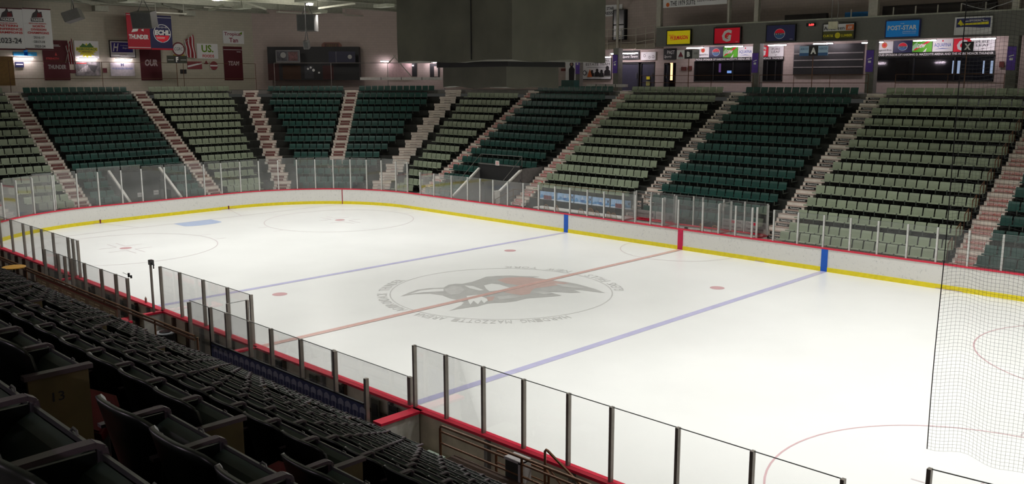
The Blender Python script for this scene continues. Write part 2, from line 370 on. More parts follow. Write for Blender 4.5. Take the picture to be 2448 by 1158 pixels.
def glass_run(P, gm, pm, where, extra=.0, z0=1.09, post='stanchion', pane='rink_glass', w=.07, dp=.09, skip=(), nout=None, tallpanes={}, first=0):
    """every pane and every post is a thing of its own"""
    for i, q in enumerate(P):
        if i < first: continue
        n = Vector(nout) if nout else outn(q); c = Vector((q[0], q[1], 0))+n*.08; t = Vector((-n.y, n.x, 0)); bb = MB()
        bb.obox(Vector((0, 0, 0))-t*w/2-n*dp/2, t*w, n*dp, UZ*(q[2]-z0), pm)
        o = bb.build(post, loc=(c.x, c.y, z0), label='%s post between the glass panes %s' % ('white steel' if pm is STEEL else 'dark aluminium', where), cat='post', group='glass posts '+where)
    for i in range(len(P)-1):
        if i in skip: continue
        A, B = P[i], P[i+1]; na = Vector(nout) if nout else outn(A); nb = Vector(nout) if nout else outn(B)
        a = Vector((A[0], A[1], 0))+na*.08; c = Vector((B[0], B[1], 0))+nb*.08; d = (c-a).normalized(); a += d*(w/2); c -= d*(w/2)
        bb = MB(); n = na.normalized(); top = max(A[2], B[2])-.01+extra+tallpanes.get(i, 0)
        bb.obox(-n*.006, c-a, n*.012, UZ*(top-z0), gm)
        bb.obox(-n*.008+UZ*(top-z0), c-a, n*.016, UZ*.014, M('glass_edge', (.16, .18, .17), .3, var=0))
        bb.build(pane, loc=(a.x, a.y, z0), label='clear glass pane %s' % where, cat='glass', group='glass panes '+where)
    return
glass_run(far_posts, GE, STEEL, 'behind the far goal', .16, tallpanes={8: .12, 9: .12, 10: .12})
glass_run([far_posts[-1]]+far_arc, GE, STEEL, 'round the far rounded corner', .12, first=1)
glass_run(far_side[:15], GF, STEEL, 'on the far boards beside the penalty boxes')
glass_run(far_side[15:22], GF, STEEL, 'in front of the penalty boxes')
glass_run(far_side[22:], GF, STEEL, 'below the sage seats near the netting')
glass_run(near_left, GN, POSTN, 'on the near boards at the far end', w=.065)
glass_run(near_mid, GN, POSTN, 'on the near boards between the two benches', w=.065)
glass_run(near_right, GN, POSTN, 'on the near boards right of the bench', w=.062)
glass_run(near_end, GN, POSTN, 'under the netting edge', w=.06)
glass_run(far_end2, GF, STEEL, 'at the near goal end of the far boards')
# short glass in front of the right-hand bench
glass_run([(6.97, -12.95, 1.77), (10.07, -12.95, 1.77)], GN, POSTN, 'low down in front of the bench end', w=.11)
# second line of glass: behind the benches
SB1 = [(x, -14.3, 2.46) for x in (-9.62, -8.24, -7.6, -6.98, -5.8, -4.36, -3.2, -2.3)]
glass_run(SB1, GN, POSTN, 'behind the far players bench', z0=1.0, w=.075, nout=(0, -1, 0))
SB2 = [(x, -14.3, 2.47) for x in (3.1, 4.0, 5.2, 6.25, 7.6, 9.02)]
glass_run(SB2, GN, POSTN, 'behind the jersey banner', z0=.35, w=.075, nout=(0, -1, 0))
glass_run([(10.2, -14.3, 2.09)], GN, POSTN, 'at the end of the jersey banner', z0=.3, w=.08, nout=(0, -1, 0))
glass_run([(1.85, -14.3, 2.4), (3.1, -14.3, 2.46)], GN, POSTN, 'at the passage beside the jersey banner', z0=.35, w=.07, nout=(0, -1, 0))
glass_run([(3.1, -13.9, 2.5), (3.1, -13.3, 2.5)], GN, POSTN, 'across the end of the banner bench', z0=.9, w=.06, nout=(1, 0, 0))
# safety netting hanging over the glass of the near rounded corner
NET = M('net_cord', (.03, .03, .035), .8, var=0)
nb = MB(); npts = []
s = 0; L0 = CX-21.76
for i in range(66):
    d = i*.052
    if d <= L0: q = Vector((21.76+d, -12.95, 0)); nn = Vector((0, -1, 0))
    else:
        a = math.radians(270)+(d-L0)/RC; q = Vector((CX+RC*math.cos(a), -CY+RC*math.sin(a), 0)); nn = Vector((math.cos(a), math.sin(a), 0))
    npts.append((q, nn))
def netz(i, z): return z + .03*math.sin(i*.21) + .02*math.sin(i*.5+z)
ZN = [3.45+.05*j for j in range(212)]
def wob(i, z):
    q, nn = npts[i]; o = .10+.05*math.sin(i*.33+z*.5)+.02*math.sin(z*1.7+i*.15); return q+nn*o
for i in range(0, 66):
    nb.tube([wob(i, z)+UZ*netz(i, z) for z in ZN[::6]], .0015, NET, n=3, cap=False)
for z in ZN: nb.tube([wob(i, z)+UZ*netz(i, z) for i in range(0, 66, 2)], .0015, NET, n=3, cap=False)
NT = thing('safety_netting', 'black knotted netting hanging above the glass at the near corner', 'netting')
nb.build('mesh_net', NT)
e = MB(); e.tube([wob(0, z)+UZ*netz(0, z) for z in ZN[::6]], .007, NET, n=6); e.build('edge_cord', NT)
# ================================================================== stands
T, Z0, HR = .871, .314, .534
S2 = math.sqrt(.5)
FRM = {'far': (Vector((1, 0, 0)), Vector((0, 1, 0)), 13.5, T, Z0), 'end': (Vector((0, 1, 0)), Vector((-1, 0, 0)), 31.03, T, Z0),
       'corner': (Vector((S2, S2, 0)), Vector((-S2, S2, 0)), 27.6, .84, Z0), 'ncorner': (Vector((-S2, S2, 0)), Vector((-S2, -S2, 0)), 27.6, .84, Z0),
       'near': (Vector((-1, 0, 0)), Vector((0, -1, 0)), 13.42, T, .032)}
def FP(fr, s, d, z=0):
    e, o, *_ = FRM[fr]; q = e*s+o*d; return Vector((q.x, q.y, z))
def dk(fr, k): return FRM[fr][2]+FRM[fr][3]*k
def zk(fr, k): return FRM[fr][4]+HR*k
def rz(fr): e = FRM[fr][0]; return math.atan2(e.y, e.x)
M5x = lambda k: -25.53-.317*k
M3y = lambda k: 8.0+.317*k
M5s = lambda k: -8.507+.392*k
M3s = lambda k: -16.285-.392*k
def terrace(name, fr, sL, sR, k0, k1, mat=CONC, holes=(), zoff0=0):
    bb = MB()
    for k in range(k0, k1+1):
        cuts = sorted(set([c for h in holes for c in h[:2]])); segs = []
        inh = lambda x, kk: any(h[0] < x < h[1] and h[2] <= kk <= h[3] for h in holes)
        ed = [None]+cuts+[None]
        for i in range(len(ed)-1):
            a, c = ed[i], ed[i+1]; mid = (a+.01) if a is not None else (c-.01 if c is not None else 0)
            if inh(mid, k): continue
            segs.append((sL(k) if a is None else a, sR(k) if c is None else c, sL(k+1) if a is None else a, sR(k+1) if c is None else c, inh(mid, k-1)))
        for a, c, a1, c1, op in segs:
            back = dk(fr, k+1)+(.25 if k < k1 else .0)
            zt = zk(fr, k)+(.2 if (k == 0 and fr != 'near') else 0); zb = zk(fr, k)-HR*(1.15 if k > k0 else 0)
            if k == k0 or op: zb = -.12
            p = [FP(fr, a, dk(fr, k), zb), FP(fr, c, dk(fr, k), zb), FP(fr, c1, back, zb), FP(fr, a1, back, zb)]
            bb.prism(p, UZ*(zt-zb), mat)
    return bb.build(name, kind='structure')
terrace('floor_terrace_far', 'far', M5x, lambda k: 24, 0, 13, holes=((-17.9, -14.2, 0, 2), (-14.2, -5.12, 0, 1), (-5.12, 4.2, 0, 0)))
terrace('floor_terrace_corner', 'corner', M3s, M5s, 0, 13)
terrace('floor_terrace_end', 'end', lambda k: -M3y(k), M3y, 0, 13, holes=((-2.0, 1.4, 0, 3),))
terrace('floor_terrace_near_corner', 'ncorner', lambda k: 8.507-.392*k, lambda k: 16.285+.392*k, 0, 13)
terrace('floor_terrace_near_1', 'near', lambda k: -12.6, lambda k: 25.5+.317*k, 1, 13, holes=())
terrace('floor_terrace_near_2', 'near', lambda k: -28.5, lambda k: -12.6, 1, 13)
# upper concourse
bb = MB()
zc = 7.79
bb.prism([(24, 25.69, zc-.3), (-30.0, 25.69, zc-.3), (-43.22, 12.44, zc-.3), (-43.22, -12.44, zc-.3), (-30, -25.6, zc-.3), (-30, -34, zc-.3), (-58, -34, zc-.3), (-58, 40, zc-.3), (24, 40, zc-.3)], UZ*.3, CONCL)
bb.build('floor_concourse', kind='structure')
bb = MB(); bb.box(-30, 32, -34, -25.62, 7.2, 7.51, CONCL); bb.build('floor_concourse_near', kind='structure')
# ------------------------------------------------------------------ seats
def rnd_color(m, amt):
    nt = m.node_tree; b = nt.nodes['Principled BSDF']; src = b.inputs['Base Color'].links[0].from_socket
    oi = nt.nodes.new('ShaderNodeObjectInfo'); hs = nt.nodes.new('ShaderNodeHueSaturation')
    mr = nt.nodes.new('ShaderNodeMapRange'); mr.inputs['To Min'].default_value = 1-amt; mr.inputs['To Max'].default_value = 1+amt
    nt.links.new(oi.outputs['Random'], mr.inputs['Value']); nt.links.new(mr.outputs[0], hs.inputs['Value'])
    nt.links.new(src, hs.inputs['Color']); nt.links.new(hs.outputs[0], b.inputs['Base Color'])
rnd_color(SAGE, .12); rnd_color(DKG, .2)
SW = .517
def far_seat_parts(mat, wide=1.0):
    w = .228*wide+(.26*(wide-1) if wide > 1 else 0)
    bk = MB(); n = 4
    prof = [(.615, .50), (.635, .62), (.665, .78), (.695, .865), (.71, .88)]
    for i in range(n):
        (y0, z0), (y1, z1) = prof[i], prof[i+1]; wi0 = w*(1 if i < 3 else .985); wi1 = w*(1 if i < 3 else .94)
        bk.add([(-wi0, y0, z0), (wi0, y0, z0), (wi1, y1, z1), (-wi1, y1, z1), (-wi0, y0+.03, z0), (wi0, y0+.03, z0), (wi1, y1+.03, z1), (-wi1, y1+.03, z1)],
               [(0, 1, 2, 3), (5, 4, 7, 6), (1, 5, 6, 2), (4, 0, 3, 7), (3, 2, 6, 7), (4, 5, 1, 0)], mat)
    pan = MB()
    pp = [(.24, .535), (.27, .56), (.45, .535), (.63, .52)]
    for i in range(3):
        (y0, z0), (y1, z1) = pp[i], pp[i+1]
        pan.add([(-w, y0, z0), (w, y0, z0), (w, y1, z1), (-w, y1, z1), (-w, y0, z0-.035), (w, y0, z0-.035), (w, y1, z1-.035), (-w, y1, z1-.035)],
                [(0, 1, 2, 3), (5, 4, 7, 6), (1, 5, 6, 2), (4, 0, 3, 7), (4, 5, 1, 0)], mat)
    br = MB(); br.box(w+.01, w+.04, .26, .30, .32, .55, BRKT); br.box(w+.01, w+.04, .26, .86, .32, .36, BRKT)
    return bk, pan, br
def near_seat_parts():
    bk = MB(); bk.smooth = True; N = 12; rows = []
    zs = [.34, .5, .66, .80, .86, .885]
    for zi, z in enumerate(zs):
        r = []
        for i in range(N+1):
            a = -1+2*i/N; x = a*.247; top = z
            if zi >= 4: top = z-.04*abs(a)**6-.008*(zi-3)*a*a
            y = .575+.13*(z-.34)/.545-.075*abs(a)**2.7
            r.append((x, y, top))
        rows.append(r)
    base = 0; K = N+1; v = []
    for r in rows: v += r
    off = len(v); v += [(x*.99, y+.022, z-.003) for x, y, z in v]
    f = []
    for j in range(len(rows)-1):
        for i in range(N):
            f.append((j*K+i, j*K+i+1, (j+1)*K+i+1, (j+1)*K+i)); f.append((off+j*K+i+1, off+j*K+i, off+(j+1)*K+i, off+(j+1)*K+i+1))
    t = (len(rows)-1)*K
    for i in range(N): f.append((t+i, t+i+1, off+t+i+1, off+t+i)); f.append((i+1, i, off+i, off+i+1))
    for j in range(len(rows)-1): f.append((j*K, (j+1)*K, off+(j+1)*K, off+j*K)); f.append(((j+1)*K+N, j*K+N, off+j*K+N, off+(j+1)*K+N))
    bk.add(v, f, SEATK)
    cu = MB(); w = .232
    pr = [(.50, .36), (.44, .44), (.38, .56), (.355, .64), (.375, .675), (.42, .655), (.49, .585), (.545, .50), (.57, .41), (.56, .36)]
    vs = []; n = len(pr)
    for x in (-w, -w*.9, w*.9, w):
        dz = -.02 if abs(x) == w else 0
        vs += [(x, y, z+dz) for y, z in pr]
    fs = [(a*n+i, (a+1)*n+i, (a+1)*n+i+1, a*n+i+1) for a in range(3) for i in range(n-1)] + [(a*n+n-1, (a+1)*n+n-1, (a+1)*n, a*n) for a in range(3)] + [tuple(range(n))[::-1], tuple(3*n+i for i in range(n))]
    cu.add(vs, [g[::-1] for g in fs], SEATF)
    rim = MB(); rim.box(-.236, .236, .352, .362, .64, .682, CHROME); rim.tube([(-.10, .357, .68), (-.09, .355, .692), (-.065, .355, .694), (-.05, .357, .68)], .004, CHROME, 5)
    ar = MB(); X = .2585
    pts = [(X, .66, .700), (X, .42, .708), (X, .375, .708), (X, .352, .695), (X, .345, .65)]
    for i in range(len(pts)-1): ar.bar(pts[i], pts[i+1], .040, .016, ARM, up=(0, 0, 1))
    su = MB(); su.box(X-.009, X+.009, .350, .362, .40, .685, M('armrest_edge', (.16, .15, .16), .3, .6)); su.box(X-.006, X+.006, .37, .62, .30, .685, SEATK); su.box(X-.02, X+.02, .3, .36, .0, .4, BRKT)
    return bk, cu, rim, ar, su
ORD = ['front', 'second', 'third', 'fourth', 'fifth', 'sixth', 'seventh', 'eighth', 'ninth', 'tenth', 'eleventh', 'twelfth', 'thirteenth', 'fourteenth', 'fifteenth']
def inframe(P, m=25):
    u, v, z = px(P); return z > .3 and -m < u < W+m and -m < v < H+m
# blocks: frame, sL(k), sR(k), rows, colour, words, aisle gap trims
BL = []
def block(fr, sL, sR, k0, k1, col, words, skip=None, align='L'): BL.append((fr, sL, sR, k0, k1, col, words, skip, align))
c_ = lambda v: (lambda k: v)
block('far', c_(4.86), c_(12.6), 0, 13, 'L', 'sage block behind the netting cord')
block('far', c_(-12.78), c_(-5.1), 2, 13, 'L', 'sage block above the press table')
block('far', lambda k: M5x(k)+.45, c_(-22.9), 0, 12, 'L', 'tapering sage block under the scoreboard', align='R')
block('far', c_(-3.94), c_(3.66), 1, 13, 'D', 'dark green block above the penalty boxes')
block('far', c_(13.8), c_(21.4), 0, 13, 'D', 'dark green block past the red-lettered stairs')
block('far', c_(-21.65), c_(-14.0), 0, 13, 'D', 'dark green block round the side tunnel', skip=lambda s, k: k <= 2 and -18.25 < s < -13.9)
block('corner', c_(-11.75), lambda k: M5s(k)-1.8, 4, 13, 'D', 'dark green corner block beside the white stairs')
block('corner', lambda k: M3s(k)+1.95, c_(-13.0), 4, 13, 'D', 'dark green corner block beside the maroon stairs', align='R')
block('corner', lambda k: M3s(k)+2.0, lambda k: M5s(k)-1.8, 0, 3, 'D', 'low corner rows behind the rounded glass')
block('end', c_(4.9), lambda k: M3y(k)-.25, 0, 13, 'L', 'sage block at the far goal end')
block('end', c_(-3.98), c_(3.6), 0, 13, 'D', 'dark green block behind the far goal', skip=lambda s, k: k <= 3 and -2.3 < s < 1.75)
block('end', lambda k: -M3y(k)+.25, c_(-5.25), 0, 13, 'L', 'sage block at the far end of the near side', align='R')
allseats = {'L': [], 'D': [], 'N': []}
for fr, sL, sR, k0, k1, col, words, skip, al in BL:
    for k in range(k0, k1+1):
        a, c = sL(k), sR(k); n = int((c-a+.05)/SW)
        if n < 1: continue
        st = a if al == 'L' else c-n*SW
        i = 0
        while i < n:
            s = st+SW*(i+.5)
            if not (skip and skip(s, k)):
                z = zk(fr, k)+(.2 if k == 0 else 0)
                allseats[col].append((FP(fr, s, dk(fr, k), z), rz(fr), k, words))
            i += 1
# near stand: x ranges of the blocks, first row
NB = [(22.2, 28.4, 2, 'nearest block beyond the aisle'), (13.4, 21.25, 3, 'block ahead of the nearest aisle'), (4.55, 12.4, 1, 'block behind the banner bench'),
      (-4.3, 3.55, 3, 'block behind the railing gap'), (-13.15, -5.3, 3, 'block behind the railing banner'), (-22, -14.15, 3, 'farthest block along the near side')]
for x0, x1, k0, words in NB:
    for k in range(k0, 14):
        n = int((x1-x0+.06)/SW)
        for i in range(n):
            x = x1-SW*(i+.5) if x0 < 22 else x0+SW*(i+.5)
            allseats['N'].append((FP('near', -x, dk('near', k), zk('near', k)), rz('near'), k, words, i == (0 if x0 < 22 else -1)))
def stuffmesh(parts, items, name, label, cat):
    bb = MB(); tv = []; tf = []; tm = []
    for p in parts:
        b0 = len(tv); tv += p.v; tf += [tuple(b0+j for j in f) for f in p.f]; tm += [p.mats[i] for i in p.m]
    ids = [bb.mi(m) for m in tm]
    for it in items:
        P, a = it[0], it[1]; ca, sa = math.cos(a), math.sin(a); b0 = len(bb.v)
        bb.v += [(P.x+x*ca-y*sa, P.y+x*sa+y*ca, P.z+z) for x, y, z in tv]; bb.f += [tuple(b0+j for j in f) for f in tf]; bb.m += ids
    return bb.build(name, label=label, cat=cat, kind='stuff')
def pick(items, n=300, back=False):
    vis = [it for it in items if inframe(it[0]+UZ*.8)]; vis.sort(key=lambda it: (it[0]-CAM).length)
    sel = vis[:n]; ids = set(id(x) for x in sel); return sel, [x for x in items if id(x) not in ids]
def proto(parts, names, name):
    r = bpy.data.objects.new(name, None); COL.objects.link(r); tag(r, 'x', 'seat', 'x')
    for p, nm in zip(parts, names):
        if isinstance(p, tuple):
            q = p[0].build(nm, r); p[1].build(p[2], q)
        else: p.build(nm, r)
    return r
for col, mat, word, nm in (('L', SAGE, 'sage green', 'sage_plastic_seat'), ('D', DKG, 'dark green', 'green_plastic_seat')):
    parts = far_seat_parts(mat); sel, rest = pick(allseats[col])
    pr = proto(parts, ('backrest', 'seat_pan', 'bracket'), nm)
    for i, (P, a, k, words) in enumerate(sel):
        lab = '%s plastic seat, %s row, %s' % (word, ORD[k], words); gr = '%s row seats of the %s' % (ORD[k], words)
        if i == 0: pr.location = P; pr.rotation_euler.z = a; pr['label'] = lab; pr['group'] = gr
        else: copy_thing(pr, P, a, lab, gr)
    stuffmesh(parts, rest, nm+'s', 'remaining rows of %s plastic seats in the farther blocks and upper rows' % word, 'seats')
bk, cu, rim, ar, su = near_seat_parts()
sel, rest = pick(allseats['N'])
pr = proto((bk, (cu, rim, 'front_rim'), ar, su), ('backrest', 'seat_cushion', 'armrest', 'support_frame'), 'folding_arena_seat')
epm = MB(); epm.box(-.285, -.262, .17, .60, .02, .60, ENDP); epm = epm
def endpanel(txt):
    e = MB(); e.box(-.300, -.275, .36, .66, .02, .69, ENDP); e.text(txt, (-.302, .55, .55), (0, -1, 0), UZ, .06, .05, TXK, .01)
    e.box(-.315, -.262, .34, .68, .690, .715, ARM); return e
endmesh = {}
for i, (P, a, k, words, isend) in enumerate(sel):
    lab = 'dark arena seat, %s row down, %s' % (ORD[13-k].replace('front', 'top'), words); gr = '%s row down of the %s' % (ORD[13-k], words)
    if isend: lab = 'aisle-end dark seat with tan panel, %s row down, %s' % (ORD[13-k].replace('front', 'top'), words)
    if i == 0: o = pr; pr.location = P; pr.rotation_euler.z = a; pr['label'] = lab; pr['group'] = gr
    else: o = copy_thing(pr, P, a, lab, gr)
    if isend:
        endpanel('13' if k == 12 else '12').build('end_panel', o, label='tan end panel with a seat number')
stuffmesh((bk, cu, rim, ar, su), rest, 'folding_arena_seats', 'remaining rows of black shell arena seats farther along the near stand', 'seats')
# two-wide seats at both ends of the front row of the netting block
for s, w in ((5.35, 'beside the black-lettered stairs'), (11.9, 'beside the red-lettered stairs')): pass
# ------------------------------------------------------------------ stairs
def squiggle(e, x0, x1, y, z0, h, m, seed):
    r = random.Random(seed); x = x0
    while x < x1-.03:
        w = r.uniform(.018, .04); hh = h*r.uniform(.7, 1); e.add([(x, y, z0), (x+w, y, z0), (x+w, y, z0+hh), (x, y, z0+hh)], [(0, 1, 2, 3)], m); x += w+r.uniform(.008, .02)
def stairs(fr, sL, sR, k0, k1, style, label, tread=STAIRT, white=STAIRW):
    kk = k0; P = FP(fr, (sL(k0)+sR(k0))/2, dk(fr, k0)-.6, 0)
    root = thing('aisle_stairs', label, 'stairs', P, rz(fr))
    st = MB(); e, o, *_ = FRM[fr]
    def loc(s, d, z): q = FP(fr, s, d, z)-P; return Vector((q.dot(e), q.dot(o), q.z))
    def blk(a, c, d0, d1, z0, z1):
        A = loc(a, d0, z0); st.box(A.x, A.x+c-a, A.y, A.y+d1-d0, z0, z1, white)
        st.box(A.x-.004, A.x+c-a+.004, A.y-.012, A.y+d1-d0, z1, z1+.012, tread)
        return A
    plate = None; r3 = HR/3
    for k in range(k0, k1+1):
        d = dk(fr, k); z = zk(fr, k); zb = zk(fr, k-1) if k > 0 else -.12
        a, c = sL(k), sR(k); rr = (z-zb)/3
        blk(a, c, d-.02, d+(.25 if k < k1 else .05), z-rr*1.0, z)
        for q, back in ((1, .58), (2, .29)):
            a2, c2 = a+.07, c-.03; A = blk(a2, c2, d-back, d-(.0 if q == 2 else .0), zb, zb+rr*q)
            if k == 0 and q == 1: continue
            if style in ('white',):
                if plate is None:
                    e_ = MB(); squiggle(e_, -.28, .28, -.004, .02, .05, M('text_grey', (.2, .19, .18), .6), 3); plate = e_.mesh('riser_lettering')
            elif plate is None:
                e_ = MB(); hw = .36
                bg, fg = {'black': (BLK, TXW), 'red': (M('sign_red', (.55, .07, .06), .5), TXW), 'redlong': (TXW, M('sign_red2', (.5, .07, .05), .5)), 'maroon': (MAR, M('text_pale_red', (.4, .2, .18), .5))}[style]
                if style == 'redlong': hw = .42
                e_.box(-hw, hw, -.008, 0, .0, .125, bg)
                if style == 'black': e_.text("Fenimore's", (-.26, -.012, .022), (1, 0, 0), UZ, .52, .085, fg, .02, .3)
                elif style == 'red': e_.box(-hw-.16, -hw-.02, -.006, 0, 0, .125, white); squiggle(e_, -.3, .3, -.012, .03, .07, fg, 5)
                elif style == 'redlong': e_.box(-hw, hw, -.011, -.008, 0, .018, fg); e_.box(-hw, hw, -.011, -.008, .107, .125, fg); squiggle(e_, -.4, .4, -.012, .03, .066, fg, 8)
                else: squiggle(e_, -.3, .3, -.012, .035, .05, fg, 4)
                plate = e_.mesh('riser_sign')
            ob = bpy.data.objects.new('riser_sign', plate); COL.objects.link(ob); ob.parent = root
            ob.location = (A.x+(c2-a2)/2, A.y-.013, zb+rr*(q-1)+(rr-.125)/2+.0)
    st.build('steps', root); return root
stairs('far', lambda k: 4.22 if k < 1 else 3.70, c_(4.82), 0, 14, 'black', 'white stairs with black lettered risers next to the netting block')
stairs('far', c_(-5.10), c_(-3.97), 1, 14, 'black', 'white stairs with black lettered risers above the penalty box end')
stairs('far', c_(-13.96), c_(-12.82), 2, 14, 'red', 'white stairs with red lettered risers above the press table')
stairs('far', c_(-22.84), c_(-21.70), 0, 14, 'red', 'white stairs with red lettered risers left of the side tunnel')
stairs('far', c_(12.62), c_(13.78), 0, 14, 'redlong', 'white and red striped stairs behind the netting')
stairs('corner', lambda k: M5s(k)-1.7, lambda k: M5s(k)-.35, 0, 14, 'white', 'wide plain white stairs climbing the corner below the scoreboard')
stairs('corner', c_(-12.95), c_(-11.80), 4, 14, 'maroon', 'short maroon-lettered stairs ending above the corner rows')
stairs('corner', lambda k: M3s(k)+.5, lambda k: M3s(k)+1.75, 0, 14, 'maroon', 'maroon-lettered stairs where the corner meets the end stand')
stairs('end', c_(3.67), c_(4.82), 0, 14, 'maroon', 'maroon-lettered stairs beside the end tunnel')
stairs('end', c_(-5.19), c_(-4.04), 0, 14, 'maroon', 'maroon-lettered stairs between the end tunnel and the sage block')
stairs('ncorner', lambda k: 16.285+.392*k-1.75, lambda k: 16.285+.392*k-.5, 0, 14, 'white', 'white stairs at the end of the far goal end stand')
NST = M('near_stair_grey', (.10, .09, .085), .8)
for x0 in (21.28, 12.43, 3.58, -5.27, -14.12):
    stairs('near', (lambda x: (lambda k: -x-.88))(x0), (lambda x: (lambda k: -x-.02))(x0), 3 if x0 != 12.43 else 2, 13, 'white', 'dark concrete aisle steps in the near stand %s' % {21.28: 'closest to the viewer', 12.43: 'running down to the brown railing', 3.58: 'by the banner bench', -5.27: 'at the railing banner', -14.12: 'farthest along'}[x0], tread=M('red_nosing', (.2, .03, .02), .6), white=NST)
# ================================================================== walls, ceiling
XE, YF = -46.5, 30.5
CD = (46.5+16)*S2
def wallbox(name, A, B, z0, z1, th, mat, holes=()):
    A, B = Vector((*A, 0)), Vector((*B, 0)); d = (B-A).normalized(); n = d.cross(UZ)
    bb = MB(); L = (B-A).length; xs = [0, L]
    cuts = sorted(holes)
    cur = 0
    for (a, c, lo, hi) in cuts:
        bb.obox(A+d*cur+UZ*z0-n*th, d*(a-cur), n*th, UZ*(z1-z0), mat)
        if lo > z0: bb.obox(A+d*a+UZ*z0-n*th, d*(c-a), n*th, UZ*(lo-z0), mat)
        bb.obox(A+d*a+UZ*hi-n*th, d*(c-a), n*th, UZ*(z1-hi), mat); cur = c
    bb.obox(A+d*cur+UZ*z0-n*th, d*(L-cur), n*th, UZ*(z1-z0), mat)
    return bb.build(name, kind='structure')
def blockmat(name, c):
    m = M(name, c, .8, var=.05); nt = m.node_tree; bs = nt.nodes['Principled BSDF']
    br = nt.nodes.new('ShaderNodeTexBrick'); br.inputs['Scale'].default_value = 1; br.inputs['Brick Width'].default_value = .4; br.inputs['Row Height'].default_value = .2; br.inputs['Mortar Size'].default_value = .006
    br.inputs['Color1'].default_value = (*c, 1); br.inputs['Color2'].default_value = (*[x*.93 for x in c], 1); br.inputs['Mortar'].default_value = (*[x*.7 for x in c], 1)
    tc = nt.nodes.new('ShaderNodeTexCoord'); sp = nt.nodes.new('ShaderNodeSeparateXYZ'); cb = nt.nodes.new('ShaderNodeCombineXYZ'); ad = nt.nodes.new('ShaderNodeMath')
    nt.links.new(tc.outputs['Object'], sp.inputs[0]); nt.links.new(sp.outputs[0], ad.inputs[0]); nt.links.new(sp.outputs[1], ad.inputs[1])
    nt.links.new(ad.outputs[0], cb.inputs[0]); nt.links.new(sp.outputs[2], cb.inputs[1]); nt.links.new(cb.outputs[0], br.inputs['Vector'])
    nt.links.new(br.outputs['Color'], bs.inputs['Base Color']); return m
WE = blockmat('painted_block_beige', (.50, .47, .38)); WF = blockmat('painted_block_pinkish', (.48, .40, .36))
wallbox('wall_end', (XE, -32), (XE, 16), 7.79, 15.2, .3, WE)
wallbox('wall_corner', (XE, 16), (XE+14.5, YF), 7.79, 15.2, .3, WF)
# windows in the far wall: pixel extents become openings
def X_(u, v=160, y=YF): return on(u, v, 1, y).x
def Z_(u, v, y=YF): return on(u, v, 1, y).z
wins = [(1660, 1797, 147, 195), (1814, 1872, 146, 195), (2090, 2378, 136, 195)]
xw0 = XE+14.5
holes = []
for (a, c, t, bt) in wins: holes.append((X_(a)-xw0, X_(c)-xw0, Z_(a, bt), 9.87 if a < 2000 else 9.92))
dx0, dx1 = X_(1480), X_(1566); holes.append((dx0-xw0, dx1-xw0, 7.79, 9.9)); ex0, ex1 = X_(1588), X_(1616); holes.append((ex0-xw0, ex1-xw0, 7.79, 9.8))
wallbox('wall_far', (xw0, YF), (26, YF), 7.79, 15.2, .3, WF, holes)
wallbox('wall_near', (30, -33), (-58, -33), 7.5, 15.2, .3, WE)
wallbox('wall_right', (32, 38), (32, -33), -.1, 15.2, .3, WE)
bb = MB(); bb.box(-58, 33, -34, 40, 15.0, 15.2, CEIL); bb.build('ceiling', kind='structure')
# rooms behind the far windows
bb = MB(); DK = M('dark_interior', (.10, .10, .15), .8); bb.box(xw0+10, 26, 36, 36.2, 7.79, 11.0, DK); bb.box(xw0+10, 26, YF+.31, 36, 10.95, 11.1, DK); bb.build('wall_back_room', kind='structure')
for i, (a, c, t, bt) in enumerate(wins):
    x0, x1, z0, z1 = X_(a), X_(c), Z_(a, bt), (9.87 if a < 2000 else 9.92)
    r = bpy.data.objects.new('window_%d' % (i+1), None); COL.objects.link(r); r['kind'] = 'structure'; r.location = (x0, YF, z0)
    f = MB(); w = x1-x0; h = z1-z0
    for q in (0, w*.34, w*.68, w-.08) if w < 7 else (0, w*.2, w*.42, w*.62, w*.82, w-.08): f.box(q, q+.08, -.04, .12, 0, h, BLK)
    f.box(0, w, -.04, .12, 0, .08, BLK); f.box(0, w, -.04, .12, h-.06, h, BLK); f.build('window_frame', r)
    g = MB(); g.box(.02, w-.02, .03, .045, .02, h-.02, GW); g.build('window_pane', r)
# things glimpsed behind the glass
GLOW = M('door_glow_white', (.6, .7, .8), emit=(.55, .7, 1.0), es=1.6); GLOWO = M('door_glow_warm', (.8, .4, .2), emit=(1, .5, .25), es=2.2)
def inner(name, label, cat, u0, u1, v0, v1, y, mat, th=.05):
    A = on(u0, v1, 1, y); B = on(u1, v0, 1, y); bb = MB(); bb.box(0, B.x-A.x, 0, th, 0, B.z-A.z, mat); return bb.build(name, loc=A, label=label, cat=cat)
for k, (u0, u1) in enumerate(((2275, 2283), (2287, 2297), (2348, 2354), (2366, 2376))):
    inner('lit_door_pane', 'pale blue lit glass door strip, %s from the leftmost behind the long window' % ORD[k].replace('front', 'first'), 'door glass', u0, u1, 145, 176, 34, GLOW)
inner('booth_counter', 'grey-blue booth wall behind the window under the soft drink banners', 'booth', 1668, 1700, 150, 190, 33, M('booth_blue', (.06, .07, .11), .6))
inner('blue_lit_screen', 'small bright blue screen glowing behind the window under the drink banners', 'screen', 1738, 1748, 169, 175, 34, M('screen_blue', (.2, .4, .9), emit=(.25, .45, 1), es=2.5))
inner('purple_lit_panel', 'narrow purple lit panel behind the window left of the blue screen', 'panel', 1718, 1723, 152, 173, 34, M('glow_purple', (.4, .2, .6), emit=(.4, .2, .65), es=.8))
inner('red_cabinet', 'dark red cabinet standing behind the long window', 'cabinet', 2140, 2165, 146, 190, 33, M('cab_red', (.10, .02, .02), .6), .5)
inner('warm_lit_doorway', 'glowing warm doorway glass beside the pillar', 'door glass', 1601, 1608, 147, 192, 31.5, GLOWO)
